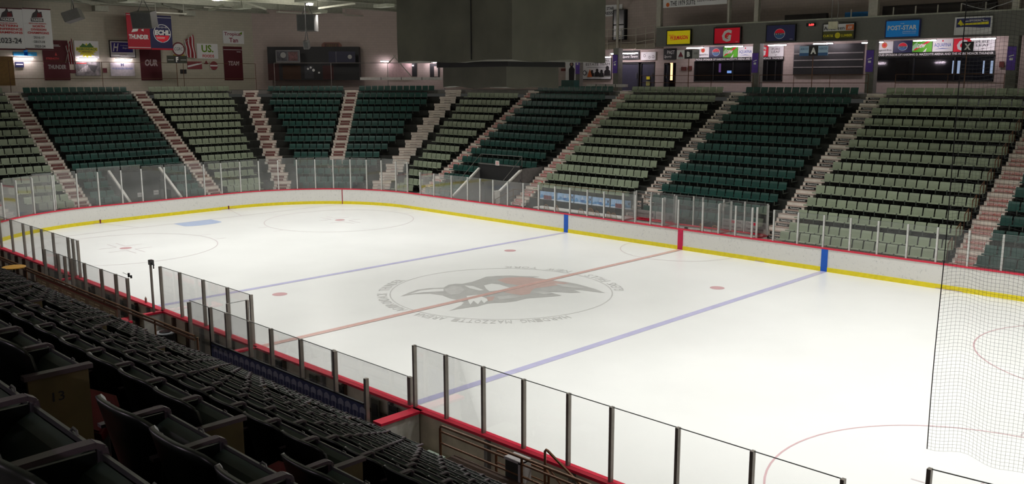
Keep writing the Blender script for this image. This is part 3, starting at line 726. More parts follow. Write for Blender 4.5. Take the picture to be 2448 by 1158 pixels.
# doors
def door(n, x0, x1, z1):
    r = bpy.data.objects.new('door_%d' % n, None); COL.objects.link(r); r['kind'] = 'structure'; r.location = (x0, YF+.05, 7.79)
    w = x1-x0; h = z1-7.79; f = MB()
    for q in (0, w-.08): f.box(q, q+.08, -.08, .1, 0, h, BLK)
    f.box(0, w, -.08, .1, h-.08, h, BLK); f.build('door_frame', r)
    k = 2 if w > 2 else 1
    for i in range(k):
        a = .1+i*(w-.2)/k; ww = (w-.2)/k-.04; g = MB(); g.box(a, a+ww, 0, .04, .02, h-.1, M('door_leaf_blue', (.035, .035, .06), .35)); q = g.build('door_leaf', r)
        hh = MB(); hh.box(a+ww-.12, a+ww-.08, -.07, -.03, .9, 1.3, CHROME); hh.build('door_handle', q)
door(1, X_(1480), X_(1528), 9.85); door(2, X_(1532), X_(1566), 9.85); door(3, X_(1588), X_(1600), 9.75)
# ================================================================== fascia, columns
YC = 28.0
xf0 = on(1568, 112, 1, YC).x
bb = MB(); bb.box(xf0, 26, YC, YC+.25, 10.87, 12.17, FASC); bb.box(xf0, 26, YC-.06, YC+.3, 12.17, 12.25, BEAM); bb.box(xf0, 26, YC+.25, YF, 10.98, 11.1, CONCL); bb.box(xf0, 26, YC+.25, 33.5, 12.0, 12.1, DK)
bb.build('wall_suite_fascia', kind='structure')
bb = MB(); bb.box(xf0, 26, 33.5, 33.8, 12.1, 15.0, M('suite_wall', (.16, .15, .14), .8)); bb.build('wall_suite_back', kind='structure')
def lbl(s): return s
colu = [(1472, 'left of the lettered doorway'), (1806, 'between the two drink banners'), (2079, 'beside the newspaper sign'), (2416, 'behind the netting')]
for i, (u, w_) in enumerate(colu):
    x = on(u, 180, 1, YC).x; bb = MB(); bb.box(-.26, .26, -.0, .45, 0, 10.87-7.79, COLM); bb.box(.10, .26, -.05, .0, 0, 10.87-7.79, COLM)
    o = bb.build('pillar', loc=(x, YC, 7.79), label='grey concourse pillar %s' % w_, cat='pillar', group='concourse pillars')
    vt, vb = {1472: (131, 175), 1806: (127, 174), 2079: (120, 172), 2416: (111, 168)}[u]
    z1, z0 = Z_(u, vt, YC-.1), Z_(u, vb, YC-.1)
    sign('purple_banner', 'tall purple banner with white mark on the pillar %s' % w_, 'banner', (x-.24, YC-.10, z0), (1, 0, 0), .44, z1-z0, .03, PURP, [('r', .3, .42, .4, .1, TXW), ('p', [(.2, .56), (.8, .62), (.75, .66), (.25, .6)], TXW)], group='purple pillar banners')
x = on(1381, 180, 1, YF-1.5).x; bb = MB(); bb.box(-.2, .2, 0, .4, 0, 3, COLM); bb.build('pillar', loc=(x, YF-1.5, 7.79), label='grey pillar beside the real estate banner', cat='pillar', group='concourse pillars')
sign('purple_banner', 'purple banner on the pillar beside the real estate banner', 'banner', (x-.2, YF-1.535, Z_(1381, 177, YF-1.6)), (1, 0, 0), .4, 1.4, .03, PURP, [('r', .3, .5, .4, .1, TXW)], group='purple pillar banners')
for i, (u, hw, vb_, y) in enumerate(((1575, 5, 68, YC), (1741.5, 2.2, 60, YC), (1808, 5, 57, YC), (2087, 11, 42, YC), (2428, 9, 24, YC))):
    P = on(u, vb_, 1, y+.1); r = abs(on(u+hw, vb_, 1, y+.1).x-P.x); bb = MB(); bb.box(-r, r, 0, .3, 0, 15-12.2, COLW)
    bb.build('suite_post', loc=(P.x, y+.02, 12.25), label='cream steel post on the suite level, %s from the balcony' % ('closest' if i == 0 else ORD[i]), cat='post', group='suite level posts')
# ================================================================== signs
def wr(ax, val, uL, vT, vB, uR, vM=None):
    A = on(uL, vB, ax, val); B = on(uL, vT, ax, val); C_ = on(uR, (vT+vB)/2, ax, val)
    w = abs((C_-A).x if ax == 1 else (C_-A).y); return A, Vector((1, 0, 0)) if ax == 1 else Vector((0, 1, 0)), w, B.z-A.z
def psign(name, label, cat, ax, val, uL, vT, vB, uR, bg, els=(), depth=.06, **k):
    A, ux, w, h = wr(ax, val, uL, vT, vB, uR); return sign(name, label, cat, A, ux, w, h, depth, bg, els, **k)
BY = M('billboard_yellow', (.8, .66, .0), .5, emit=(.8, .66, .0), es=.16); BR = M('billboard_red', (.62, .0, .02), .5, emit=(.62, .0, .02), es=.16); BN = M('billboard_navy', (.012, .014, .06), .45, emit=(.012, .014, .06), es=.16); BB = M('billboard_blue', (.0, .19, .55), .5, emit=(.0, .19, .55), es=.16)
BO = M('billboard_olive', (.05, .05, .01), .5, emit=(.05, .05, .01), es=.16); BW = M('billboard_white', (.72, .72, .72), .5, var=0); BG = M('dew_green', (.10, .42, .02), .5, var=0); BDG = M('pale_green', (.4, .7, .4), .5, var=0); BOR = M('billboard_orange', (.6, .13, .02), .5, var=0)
LB = M('letter_blue', (.06, .12, .4), .5, var=0); BP = M('panel_blue', (.05, .15, .35), .5, var=0); SKY = M('pale_sky', (.45, .65, .85), .5, var=0)
def globe(x, y, r, asp, bg=BN, txt=TXK, word='PEPSI'):
    ry = r*asp
    top = [(x+r*.92*math.cos(t*math.pi/10), y+ry*.12+ry*.8*math.sin(t*math.pi/10)) for t in range(11)]
    bot = [(x+r*.92*math.cos(math.pi+t*math.pi/10), y-ry*.12+ry*.8*math.sin(math.pi+t*math.pi/10)) for t in range(11)]
    return [('c', x, y, r, TXW, ry), ('p', top, BR), ('p', bot, BP if bg is BN else BP), ('t', word, x-r*.85, y-ry*.17, r*1.7, ry*.34, txt, .03)]
F_ = YC-.20
psign('yellow_billboard', 'yellow billboard with red slanted lettering on the suite fascia', 'billboard', 1, F_, 1594.6, 74.7, 106.4, 1650, BY, [('t', 'WHO BUT', .06, .64, .25, .09, BR, .01, .1), ('t', 'W.B.MASON', .13, .34, .78, .30, BR, .03, .1), ('p', [(.15, .27), (.9, .42), (.9, .44), (.15, .29)], BR)], depth=.12, frame=(BLK, .06))
psign('red_billboard', 'red billboard with a big white letter on the suite fascia', 'billboard', 1, F_, 1707.4, 68.5, 104.5, 1769, BR, [('t', 'G', .30, .10, .38, .80, TXW, .05, .15), ('p', [(.55, .45), (.60, .62), (.50, .50), (.44, .30), (.53, .42)], BOR), ('t', 'THIRST', .84, .06, .1, .04, TXW)], depth=.12, frame=(BLK, .07))
psign('navy_billboard', 'navy billboard with a red white and blue disc on the suite fascia', 'billboard', 1, F_, 1832, 62, 98.5, 1900, BN, globe(.47, .45, .19, 1.75)+[('t', 'COLA', .84, .06, .1, .04, TXW)], depth=.12, frame=(BLK, .05))
psign('led_clock', 'small black clock with glowing red digits on the fascia', 'clock', 1, F_, 1927, 56, 63.5, 1948, BLK, [('t', '2:59', .30, .18, .6, .62, M('led_red', (1, .05, .05), emit=(1, .03, .03), es=6), .03)], depth=.1)
psign('lumber_billboard', 'white and olive two-part billboard behind the hanging speaker', 'billboard', 1, F_, 1967, 59, 94, 2041, BO, [('r', 0, .53, 1, .47, BW), ('r', .74, .56, .26, .38, BOR), ('t', 'Andersen', .02, .60, .68, .26, TXK, .01), ('t', 'AW', .80, .62, .15, .24, TXW, .01, .3), ('t', 'CURTIS', .01, .13, .33, .17, TXY, .03), ('c', .49, .23, .09, TXY), ('t', 'LUMBER', .61, .13, .36, .17, TXY, .03)], depth=.12, frame=(BLK, .04))
psign('blue_billboard', 'bright blue newspaper billboard on the suite fascia', 'billboard', 1, F_, 2117, 51.5, 89, 2197, BB, [('t', 'THE', .43, .80, .12, .05, TXW), ('t', 'POST-STAR', .05, .42, .88, .30, TXW, .03), ('t', 'poststar.com', .52, .24, .40, .12, TXW, .0), ('r', .52, .19, .4, .015, TXW)], depth=.12, frame=(BN, .05))
psign('janitorial_billboard', 'navy and white billboard with yellow arrow behind the netting', 'billboard', 1, F_, 2283, 44, 82, 2369, BW, [('p', [(.02, .42), (.3, .44), (.7, .36), (.98, .36), (.98, .97), (.02, .97)], BN), ('p', [(.05, .62), (.13, .90), (.22, .62), (.17, .62), (.20, .55), (.93, .56), (.93, .72), (.24, .66), (.16, .50), (.09, .62)], TXY), ('t', 'ADIRONDACK', .38, .83, .42, .06, TXW, .01), ('t', 'JANITORIAL, INC.', .27, .73, .66, .10, TXW, .02)], depth=.12, frame=(BW, .05))
Wp = YF-.12
def fitz(x=0): return [('c', .5, .68, .16, BOR), ('c', .5, .68, .08, BR), ('t', 'Fitzgerald Bros.', .06, .14, .88, .22, TXK, 0, .3)]
def dew(): return [('p', [(0, .55), (.25, .9), (.25, .3), (0, .1)], BDG), ('p', [(.1, .12), (.9, .85), (.9, .98), (.75, .9), (.1, .25)], BR), ('t', 'DEW', .24, .36, .45, .32, TXW, .05, .4), ('p', [(.55, 0), (.75, .35), (.7, 0)], TXW)]
def aqua(): return [('t', 'AQUAFINA', .08, .34, .84, .34, LB, .01), ('p', [(.1, .2), (.5, .28), (.9, .2), (.5, .22)], LB), ('c', .5, .85, .04, BR)]
def pure(): return [('t', 'PURE', .22, .60, .56, .20, TXK, 0), ('t', 'LEAF', .22, .34, .56, .20, TXK, 0), ('p', [(.42, .2), (.5, .12), (.6, .22), (.5, .17)], TXK)]
def gg(): return [('t', 'G', .2, .08, .62, .84, TXW, .06, .15)]
def band(nm, words, uL, uR, vT, vB, bg, els):
    return psign(nm, words, 'banner', 1, Wp, uL, vT, vB, uR, bg, els, depth=.04)
W1 = 'over the window left of the shutters'; W3 = 'over the long window behind the netting'
band('white_banner', 'white banner with orange emblem and script '+W1, 1666, 1695, 113, 138, BW, fitz())
band('navy_banner', 'dark cola banner with round emblem '+W1, 1695.5, 1728, 113, 138, BN, globe(.5, .5, .28, 1.3))
band('green_banner', 'lime green soft drink banner '+W1, 1728.5, 1763, 112, 138, BG, dew())
band('water_banner', 'white water brand banner '+W1, 1763.5, 1800, 112, 138, BW, aqua())
band('red_banner', 'red banner with part of a white letter beside the pillar', 1815, 1836, 110, 136, BR, [('t', 'G', -.9+.9, .08, .8, .84, TXW, .06, .15)])
band('tea_banner', 'white tea banner with plain dark capitals left of the shutters', 1836.5, 1873, 110, 136, BW, pure())
band('white_banner', 'white banner with orange emblem and script '+W3, 2093, 2135, 100, 128, BW, fitz())
band('navy_banner', 'dark cola banner with round emblem '+W3, 2135.5, 2180, 98, 126.5, BN, globe(.5, .5, .26, 1.3))
band('green_banner', 'lime green soft drink banner '+W3, 2180.5, 2228, 97, 125, BG, dew())
band('water_banner', 'white water brand banner '+W3, 2228.5, 2278, 94, 124, BW, aqua())
band('red_banner', 'red banner with white letter behind the X sign', 2278.5, 2320, 93, 124, BR, gg())
band('tea_banner', 'white tea banner with plain dark capitals behind the netting', 2320.5, 2378, 92, 122, BW, pure())
psign('sponsor_strip', 'black strip with white sponsor lettering left of the pillar', 'sign', 1, Wp, 1662, 139, 147, 1800, BLK, [('t', 'PROUD SPONSOR OF HARDING MAZZOTTI ARENA AND T', .01, .2, .98, .6, TXW, .02)])
psign('sponsor_strip', 'short black strip with slanted team lettering right of the pillar', 'sign', 1, Wp, 1814, 136, 144, 1873, BLK, [('t', 'IRONDACK THUNDER', .0, .2, .98, .6, TXW, .02, .2)])
psign('sponsor_strip', 'long black strip with white sponsor lettering behind the netting', 'sign', 1, Wp, 2092, 128, 136.5, 2378, BLK, [('t', 'PROUD SPONSOR OF HARDING D. MAZZOTTI ARENA AND THE ADIRONDACK THUNDER', .005, .2, .985, .6, TXW, .02)])
# shutters
A, ux, w, h = wr(1, Wp, 1896, 108, 180, 2064)
sh = thing('roller_shutters', 'black closed concession shutters with pale slat lines between the pillars', 'shutters', A)
bb = MB(); bb.box(0, w, -.04, .13, 0, h, M('shutter_black', (.02, .02, .022), .4)); bb.build('shutter_curtain', sh)
for zf in (.24, .47, .69): b2 = MB(); b2.box(0, w, -.08, -.04, h*zf, h*zf+.07, M('shutter_rail', (.22, .21, .2), .5)); b2.build('shutter_rail', sh)
# door lettering, real estate banner
psign('door_sign', 'black sign with white script over the double doors', 'sign', 1, Wp, 1485, 122, 143, 1528, BLK, [('t', 'Sports Tavern', .08, .12, .84, .36, TXW, .01, .3), ('t', 'PAST TIMES', .2, .56, .6, .25, TXW, .01)])
psign('door_sign', 'black sign reading PAST beside the triangle sign', 'sign', 1, Wp, 1586, 117, 143, 1616, BLK, [('t', 'PAST', .3, .5, .6, .34, TXW, .01), ('t', 'Sports', .06, .1, .6, .32, TXW, .01, .3)])
psign('bike_poster', 'pale poster with small line drawings above the single door', 'poster', 1, Wp, 1532, 125, 144, 1567, BW, [('c', .25, .55, .08, TXK), ('c', .25, .55, .06, BW), ('c', .6, .35, .07, TXK), ('c', .6, .35, .05, BW), ('c', .85, .4, .08, TXK), ('c', .85, .4, .06, BW), ('p', [(.1, .8), (.5, .9), (.4, .85)], TXK)])
PER = M('silhouette_dark', (.02, .018, .02), .7, var=0)
def person(x, y, s): return [('c', x, y+s*1.15, s*.16, PER), ('p', [(x-s*.3, y), (x-s*.28, y+s*.7), (x-s*.1, y+s*.98), (x+s*.1, y+s*.98), (x+s*.28, y+s*.7), (x+s*.3, y)], PER)]
psign('estate_banner', 'white real estate banner with serif lettering and seated people in dark clothes', 'banner', 1, Wp, 1384, 141, 189, 1461, BW, [('t', 'LOCAL REAL', .12, .84, .84, .10, TXK, 0), ('t', 'ESTATE TEAM', .22, .66, .74, .12, TXK, 0), ('r', .25, .56, .6, .01, TXK)]+person(.42, .12, .22)+person(.58, .12, .26)+person(.72, .10, .24)+person(.90, .16, .32)+[('p', [(.28, .1), (.36, .5), (.44, .1)], BOR), ('c', .2, .3, .06, TXK), ('c', .2, .3, .04, BW)], frame=(BLK, .03))
psign('standing_figure_banner', 'white banner with a standing long-haired person in black beside the purple banner', 'banner', 1, Wp, 1352, 143, 194, 1380, BW, [('p', [(.3, .0), (.28, .55), (.42, .68), (.62, .68), (.78, .55), (.74, .0)], PER), ('c', .52, .78, .17, PER), ('c', .52, .78, .09, M('skin_face', (.35, .2, .15), .6))])
for i, (u0, v0, v1, u1) in enumerate(((1341, 164, 170, 1351), (1468, 166, 171, 1474), (1628, 160, 169, 1640), (1644, 158, 168, 1653), (2388, 147, 161, 2400))):
    psign('wall_plaque', 'small dark red wall plaque, %s one counted from the scoreboard' % ('nearest' if i == 0 else ORD[i]), 'plaque', 1, Wp, u0, v0, v1, u1, M('plaque_red', (.12, .02, .015), .6))
yb = psign('yellow_notice', 'yellow notice above a paler one on the single door', 'notice', 1, YF-.05, 1545, 183, 190, 1553, TXY); psign('pale_notice', 'pale olive notice low on the single door', 'notice', 1, YF-.05, 1544, 195, 205, 1553, M('olive', (.3, .3, .08), .6))
# section letter signs on poles above the top rows
def polesign(u, vt, vb, uL, uR, vpb, y, panels, label, cat='section sign'):
    A, ux, w, h = wr(1, y, uL, vt, vb, uR) ; P = on(u, vpb, 1, y); r = thing('section_sign', label, cat, (P.x, y, P.z))
    for i, (f0, f1, bg, els) in enumerate(panels):
        sign('sign_panel', None, None, (A.x+w*f0-P.x, 0, A.z-P.z), ux, w*(f1-f0), h, .04, bg, els, parent=r)
    bb = MB(); bb.box(-.02, .02, .02, .06, 7.79-P.z, A.z-P.z+h*.5, BROWN); bb.build('pole', r)
GREYP = M('sign_grey', (.3, .3, .29), .6, var=0)
polesign(1644, 120, 141, 1618, 1671, 206, 25.9, [(0, .35, BW, [('p', [(.15, .22), (.5, .85), (.85, .22)], M('tri_maroon', (.16, .01, .03), .5, var=0)), ('t', 'SIGNS', .15, .06, .7, .1, TXK)]), (.35, .70, BLK, [('t', 'B', .3, .2, .4, .6, TXW, .06)]), (.70, 1, GREYP, [('r', .2, .5, .6, .04, TXK), ('r', .2, .62, .6, .04, TXK)])], 'letter B sign with maroon triangle panel on a brown pole')
polesign(1939, 111, 134, 1911, 1979, 208, 25.9, [(0, .33, SKY, [('r', 0, 0, 1, .3, BP), ('t', 'ASKCO', .08, .6, .84, .22, BP, .01, .2)]), (.33, .66, BLK, [('t', 'A', .2, .18, .6, .66, TXW, .06)]), (.66, 1, SKY, [('r', 0, 0, 1, .3, BP), ('t', 'ASKCO', .08, .6, .84, .22, BP, .01, .2)])], 'letter A sign between two pale blue panels on a brown pole')
polesign(2303, 100, 124, 2298, 2327, 215, 25.9, [(0, 1, BLK, [('t', 'X', .22, .18, .56, .64, TXW, .06)])], 'letter X sign on a black pole behind the netting')
# ------------------------------------------------------------------ fluorescent strips
TUBE = M('tube_glow', (1, .95, .95), emit=(1, .86, .95), es=50)
def tube(A, B, label, grp='fluorescent strips', hang=None):
    A, B = Vector(A), Vector(B); r = thing('strip_light', label, 'light', (A+B)/2, 0, grp); d = (B-A)/2
    a = MB(); a.bar(-d, d, .07, .05, TUBE); a.build('tube', r); f = MB(); f.bar(-d*1.05+UZ*.06, d*1.05+UZ*.06, .12, .06, WHITE); f.build('housing', r)
    hz = hang if hang else UZ*(10.98-A.z)
    f = MB()
    for q in (d*.7, -d*.7): f.tube([q+UZ*.06, q+UZ*.06+hz], .012, BEAM, 5)
    f.build('hanger', r)
for i, (u0, u1, v) in enumerate(((1444, 1459, 137), (1461, 1524, 129), (1642, 1681, 115.5), (1734, 1775, 112), (1837, 1879, 109), (1945, 1990, 105.5), (2061, 2077, 103), (2093, 2111, 101.5), (2184, 2237, 98), (2321, 2380, 94))):
    y = 29.2; P, Q = on(u0, v, 1, y), on(u1, v, 1, y); z = P.z
    tube(P, (Q.x, y, z), 'glowing fluorescent strip under the far deck, %s from the scoreboard' % ('nearest' if i == 0 else ORD[i]))
for i, (u0, u1, v) in enumerate(((34, 79, 138.5), (191, 232, 140.6), (277, 315, 142))):
    P, Q = on(u0, v, 0, XE+.3), on(u1, v, 0, XE+.3); tube(P, (Q.x, Q.y, P.z), 'glowing fluorescent strip on the beige end wall, %s' % ('under the champions banners', 'under the yellow sunburst poster', 'under the hotel sign')[i], hang=Vector((-.3, 0, 0)))
def onp(u, v, P0, n):
    d = ray(u, v); return CAM+d*((Vector(P0)-CAM).dot(n)/d.dot(n))
NC = Vector((-S2, S2, 0)); PC = NC*CD
for i, (u0, u1, v) in enumerate(((910, 929, 147), (974, 986, 149), (1022, 1045, 149))):
    P, Q = onp(u0, v, NC*(CD-.5), NC), onp(u1, v, NC*(CD-.5), NC); tube(P, (Q.x, Q.y, P.z), 'glowing strip light in the corner concourse, %s from the dark booth' % ORD[i].replace('front', 'first'), hang=NC*.5)
# ================================================================== end wall signs
E_ = XE+.08
def es(name, label, cat, uL, vT, vB, uR, bg, els=(), val=E_, **k): return psign(name, label, cat, 0, val, uL, vT, vB, uR, bg, els, **k)
BMAR = M('banner_maroon', (.085, .006, .012), .7, var=0); BRD = M('banner_red', (.45, .0, .02), .6, var=0); BNV = M('banner_navy', (.015, .015, .09), .6, var=0)
def beast(x, y, s): return [('p', [(x-s, y-.3*s), (x-.7*s, y+.25*s), (x-.2*s, y+.5*s), (x+.1*s, y+.9*s), (x+.35*s, y+.4*s), (x+.9*s, y+.5*s), (x+s, y-.2*s)], M('emblem_dark', (.05, .04, .045), .6, var=0)), ('p', [(x, y-.2*s), (x+.15*s, y+.35*s), (x+.8*s, y+.2*s), (x+.8*s, y-.2*s)], DRED), ('r', x-1.1*s, y-.75*s, 2.2*s, .42*s, M('emblem_dark', (.05, .04, .045), .6)), ('t', 'THUNDER', x-s, y-.68*s, 2*s, .28*s, TXW, .03)]
def champ(word, years): return beast(.5, .83, .2)+[('t', 'REGULAR SEASON', .2, .62, .6, .035, TXR, .01)]+word+years
CB = XE+2.6
psign('champions_banner', 'white Eastern Conference champions banner with 2023-24', 'banner', 0, CB, -14, 17, 119, 56, BW, champ([('t', 'EASTERN', .14, .55, .68, .055, TXR, .03), ('t', 'CONFERENCE', .02, .47, .94, .055, TXR, .03), ('t', 'CHAMPIONS', .04, .39, .92, .055, TXR, .03)], [('t', '2023-24', .12, .16, .78, .13, TXK, .01), ('r', 0, 0, 1, .035, BMAR), ('r', 0, .975, 1, .025, BMAR)]), depth=.03)
psign('champions_banner', 'white North Division champions banner with three seasons', 'banner', 0, CB, 61, 19, 119, 124, BW, champ([('t', 'NORTH', .32, .545, .42, .055, TXR, .03), ('t', 'DIVISION', .25, .465, .54, .055, TXR, .03), ('t', 'CHAMPIONS', .12, .385, .76, .055, TXR, .03)], [('t', '2016-17', .32, .27, .38, .06, TXK, .01), ('t', '2017-18', .32, .165, .38, .06, TXK, .01), ('t', '2023-24', .32, .06, .38, .06, TXK, .01), ('r', 0, 0, 1, .035, BMAR), ('r', 0, .975, 1, .025, BMAR)]), depth=.03)
TB = XE+2.2
psign('team_banner', 'red team banner with white slanted lettering beside the navy league banner', 'banner', 0, TB, 307, 31, 117, 358, BRD, [('t', 'THUNDER', .06, .28, .86, .13, TXW, .05, .15), ('p', [(.18, .47), (.25, .56), (.5, .58), (.45, .5)], TXW), ('p', [(.6, .54), (.72, .58), (.72, .5)], TXW), ('r', 0, .04, 1, .015, TXW), ('r', 0, .95, 1, .012, TXW)], depth=.03)
psign('league_banner', 'navy league banner with round white and red emblem', 'banner', 0, TB, 362, 36, 119, 411, BNV, [('c', .54, .48, .40, TXW), ('c', .54, .48, .37, BNV), ('p', [(.22, .42), (.86, .42), (.80, .30), (.54, .22), (.28, .30)], BR), ('t', 'ECHL', .19, .43, .72, .15, TXW, .07, .1), ('t', '***', .30, .62, .5, .06, TXW, .02), ('r', .25, .36, .4, .012, TXW), ('r', .28, .33, .35, .012, TXW), ('r', 0, 0, 1, .05, BRD), ('r', 0, .93, 1, .012, TXW)], depth=.03)
for o in list(COL.objects):
    if o.name.split('.')[0] in ('champions_banner', 'team_banner', 'league_banner'):
        ys = [v.co.y for v in o.data.vertices]; zs = [v.co.z for v in o.data.vertices]; c = MB()
        for y in (min(ys)+.1, max(ys)-.1): c.tube([(-.02, y, max(zs)-.02), (-.02, y, 15-o.location.z)], .012, BEAM, 5)
        c.build('hanging_cord', o)
es('blue_wall_strip', 'blue vertical strip banner between the champions banners', 'banner', 58, 92, 133, 65, BB)
es('cyan_sign', 'bright cyan sign lit by the strip light below the champions banners', 'sign', 32, 124, 133, 88, M('cyan_sign', (.02, .3, .6), .5))
es('framed_notice', 'small framed blue and white notice under the leftmost strip light', 'notice', 37, 148, 161, 57, BN, [('r', .1, .45, .8, .2, BW)])
es('maroon_banner', 'maroon team banner with white outlined lettering next to the flag', 'banner', 108, 96, 192, 165, BMAR, [('t', 'THUNDER', .16, .28, .7, .11, M('lettering_grey', (.4, .36, .36), .6), .04, .15), ('r', .0, .85, .7, .01, TXW), ('r', .05, .88, .6, .01, TXW), ('t', 'STRENGTH', .1, .52, .5, .05, TXR, .03), ('p', [(.45, .62), (.5, .7), (.55, .62)], TXR)])
es('sunburst_poster', 'white poster with yellow sunburst emblem on the end wall', 'poster', 180, 97, 139, 236, BW, [('p', [(.5+(.42 if i % 2 else .30)*math.cos(i*math.pi/14)*.95, .45+(.44 if i % 2 else .30)*math.sin(i*math.pi/14)) for i in range(28)], M('sun_yellow', (.6, .55, .02), .5, var=0)), ('p', [(.2, .62), (.35, .85), (.5, .72), (.65, .9), (.8, .62)], M('hill_green', (.04, .15, .02), .5, var=0)), ('r', .06, .42, .88, .2, M('sun_yellow', (.6, .55, .02), .5)), ('t', 'ADIRONDACK', .08, .45, .84, .14, M('leaf_text', (.05, .16, .03), .5, var=0), .03), ('t', 'BREWERY', .3, .34, .4, .06, TXK, .02)])
es('hotel_sign', 'blue and white hotel sign with script letter on the end wall', 'sign', 265, 98, 136, 322, BW, [('r', .06, .3, .86, .62, M('hotel_blue', (.04, .03, .25), .5, var=0)), ('t', 'H', .1, .36, .25, .5, TXW, .02, .3), ('t', 'Holiday Inn', .42, .68, .45, .10, TXW, 0), ('t', 'Express', .5, .5, .35, .13, TXW, 0, .2), ('t', '& SUITES', .35, .08, .3, .1, TXK, 0)], frame=(BLK, .05))
es('photo_poster', 'black and white photograph poster under the sunburst poster', 'poster', 182, 147, 181, 240, M('photo_grey', (.18, .17, .17), .6, scale=3, var=.6), [('p', [(.05, .2), (.3, .6), (.5, .75), (.45, .3)], M('photo_light', (.4, .38, .38), .6, scale=9, var=.5)), ('p', [(.5, .8), (.9, .7), (.75, .2), (.6, .4)], M('photo_dark', (.06, .06, .06), .6)), ('r', .05, .85, .4, .06, TXR)])
es('river_poster', 'pale poster with small blue H emblem under the hotel sign', 'poster', 266, 150, 182, 322, M('pale_poster', (.42, .4, .42), .6), [('t', 'H', .43, .74, .12, .22, BN, .05), ('t', 'HUDSON RIVER', .05, .5, .88, .14, LB, 0)])
es('small_maroon_notice', 'small maroon notice between the photo poster and the pale poster', 'notice', 247, 163, 174, 256, BMAR); es('small_maroon_notice', 'small maroon notice right of the flag pole', 'notice', 168, 167, 175, 182, BMAR)
es('word_banner', 'dark maroon floor-length banner reading OUR', 'banner', 339, 118, 192, 386, BMAR, [('t', 'OUR', .2, .46, .62, .22, M('lettering_pink', (.45, .35, .36), .6, var=0), .05, .15)])
es('word_banner', 'dark maroon floor-length banner reading TEAM', 'banner', 538, 111, 192, 580, BMAR, [('t', 'TEAM', .22, .44, .6, .13, M('lettering_pink', (.45, .35, .36), .6), .04, .15), ('r', 0, .9, 1, .012, TXW), ('t', 'WIN', .7, .83, .22, .03, TXW)])
es('round_sign', 'round sign with dark red rim and intertwined letters', 'sign', 412, 104, 130, 442, WE, [('c', .5, .5, .5, DRED), ('c', .5, .5, .4, BW), ('t', 'CGRC', .18, .36, .64, .3, TXK, 0, .2)])
es('gold_plate', 'small gold plate under the round sign', 'plate', 415, 128, 134, 441, M('gold', (.35, .28, .02), .4))
es('foods_sign', 'white sign with green US over red FOODS', 'sign', 472, 104, 140, 521, BW, [('t', 'US.', .22, .42, .56, .5, M('us_green', (.12, .25, .0), .5, var=0), .03), ('t', 'FOODS', .25, .08, .55, .2, TXR, .03)])
es('tan_sign', 'white sign with dark red Tropical Tan lettering', 'sign', 534, 73, 104, 583, BW, [('t', 'Tropical', .06, .55, .8, .34, M('tan_red', (.25, .02, .06), .5, var=0), .02), ('t', 'Tan', .28, .1, .42, .36, M('tan_red', (.25, .02, .06), .5), .02), ('p', [(.76, .8), (.92, .95), (.9, .72)], M('us_green', (.12, .25, .0), .5))])
es('crest_sign', 'dark red slanted logo sign low on the end wall', 'sign', 449, 147, 165, 483, M('dull_red', (.25, .04, .05), .5), [('p', [(.0, .2), (1, .7), (1, .9), (0, .45)], BW)])
es('disc_sign', 'round faded red and blue disc on the end wall', 'sign', 502, 148, 166, 521, WE, [('c', .5, .5, .48, M('dull_red', (.25, .04, .05), .5)), ('r', .05, .4, .9, .2, BW)])
es('triangle_sign', 'small maroon triangle on the end wall', 'sign', 488, 144, 153, 498, WE, [('p', [(.0, .0), (.5, 1), (1, .0)], DRED)])
es('dark_notice', 'small black notice beside the sign pole', 'notice', 432, 166, 176, 446, BLK)
# flags
def flag(u0, v0, u1, v1, label):
    A, B = on(u0, v0, 0, E_), on(u1, v1, 0, E_); r = thing('wall_flag', label, 'flag', (E_, A.y, A.z)); d = B-A
    bb = MB(); bb.tube([(0, 0, 0), (.5, d.y, d.z)], .02, COLW); bb.build('flag_pole', r)
    c = MB(); n = 8; vs = []; L = 1.9
    for i in range(n+1):
        for j in range(n+1):
            s, t = i/n, j/n; y = d.y*(1-t*.75)+.15*s; z = d.z*(1-t*.1)-s*L*(1-.3*t)-.4*t; vs.append((.5*(1-t)+.06*math.sin(s*9+t*4)+.05, y, z))
    for i in range(n):
        for j in range(n): c.add([vs[i*(n+1)+j], vs[i*(n+1)+j+1], vs[(i+1)*(n+1)+j+1], vs[(i+1)*(n+1)+j]], [(0, 1, 2, 3), (3, 2, 1, 0)][:1], (M('flag_red', (.3, .02, .03), .7, var=0), BW)[j % 3 == 1])
    c.build('flag_cloth', r)
flag(157, 150, 164, 92, 'red and white striped flag hanging beside the maroon banner'); flag(436, 110, 454, 83, 'red and white striped flag hanging above the slanted logo sign')
# sign F on its pole, in front of the end wall
A, ux, w, h = wr(0, -43.6, 400, 133, 151, 447); P = on(425, 192, 0, -43.6); r = thing('section_sign', 'letter F sign with olive side panels on a thin pole', 'section sign', P)
for f0, f1, bg, els in ((0, .36, M('sign_olive', (.03, .035, .02), .6), [('r', .1, .4, .8, .1, GREYP)]), (.36, .64, BLK, [('t', 'F', .28, .15, .44, .7, TXW, .06)]), (.64, 1, M('sign_olive', (.03, .035, .02), .6), [('r', .1, .4, .8, .1, GREYP)])):
    sign('sign_panel', None, None, (0, A.y+w*f0-P.y, A.z-P.z), ux, w*(f1-f0), h, .04, bg, els, parent=r)
bb = MB(); bb.box(-.06, -.02, -.02, .02, 7.79-P.z, A.z-P.z+h*.5, BROWN); bb.build('pole', r)
# tan booth at the far left, dark stage by the end wall
A, ux, w, h = wr(0, XE+.9, -25, 137, 205, 25); bb = MB(); bb.box(0, .8, 0, w, 0, h, M('tan_box', (.20, .11, .03), .7)); bb.box(-.03, .83, -.03, w+.03, h, h+.06, M('tan_box', (.20, .11, .03), .7)); bb.build('plywood_cabinet', loc=A, label='tan plywood cabinet at the foot of the end wall', cat='cabinet')
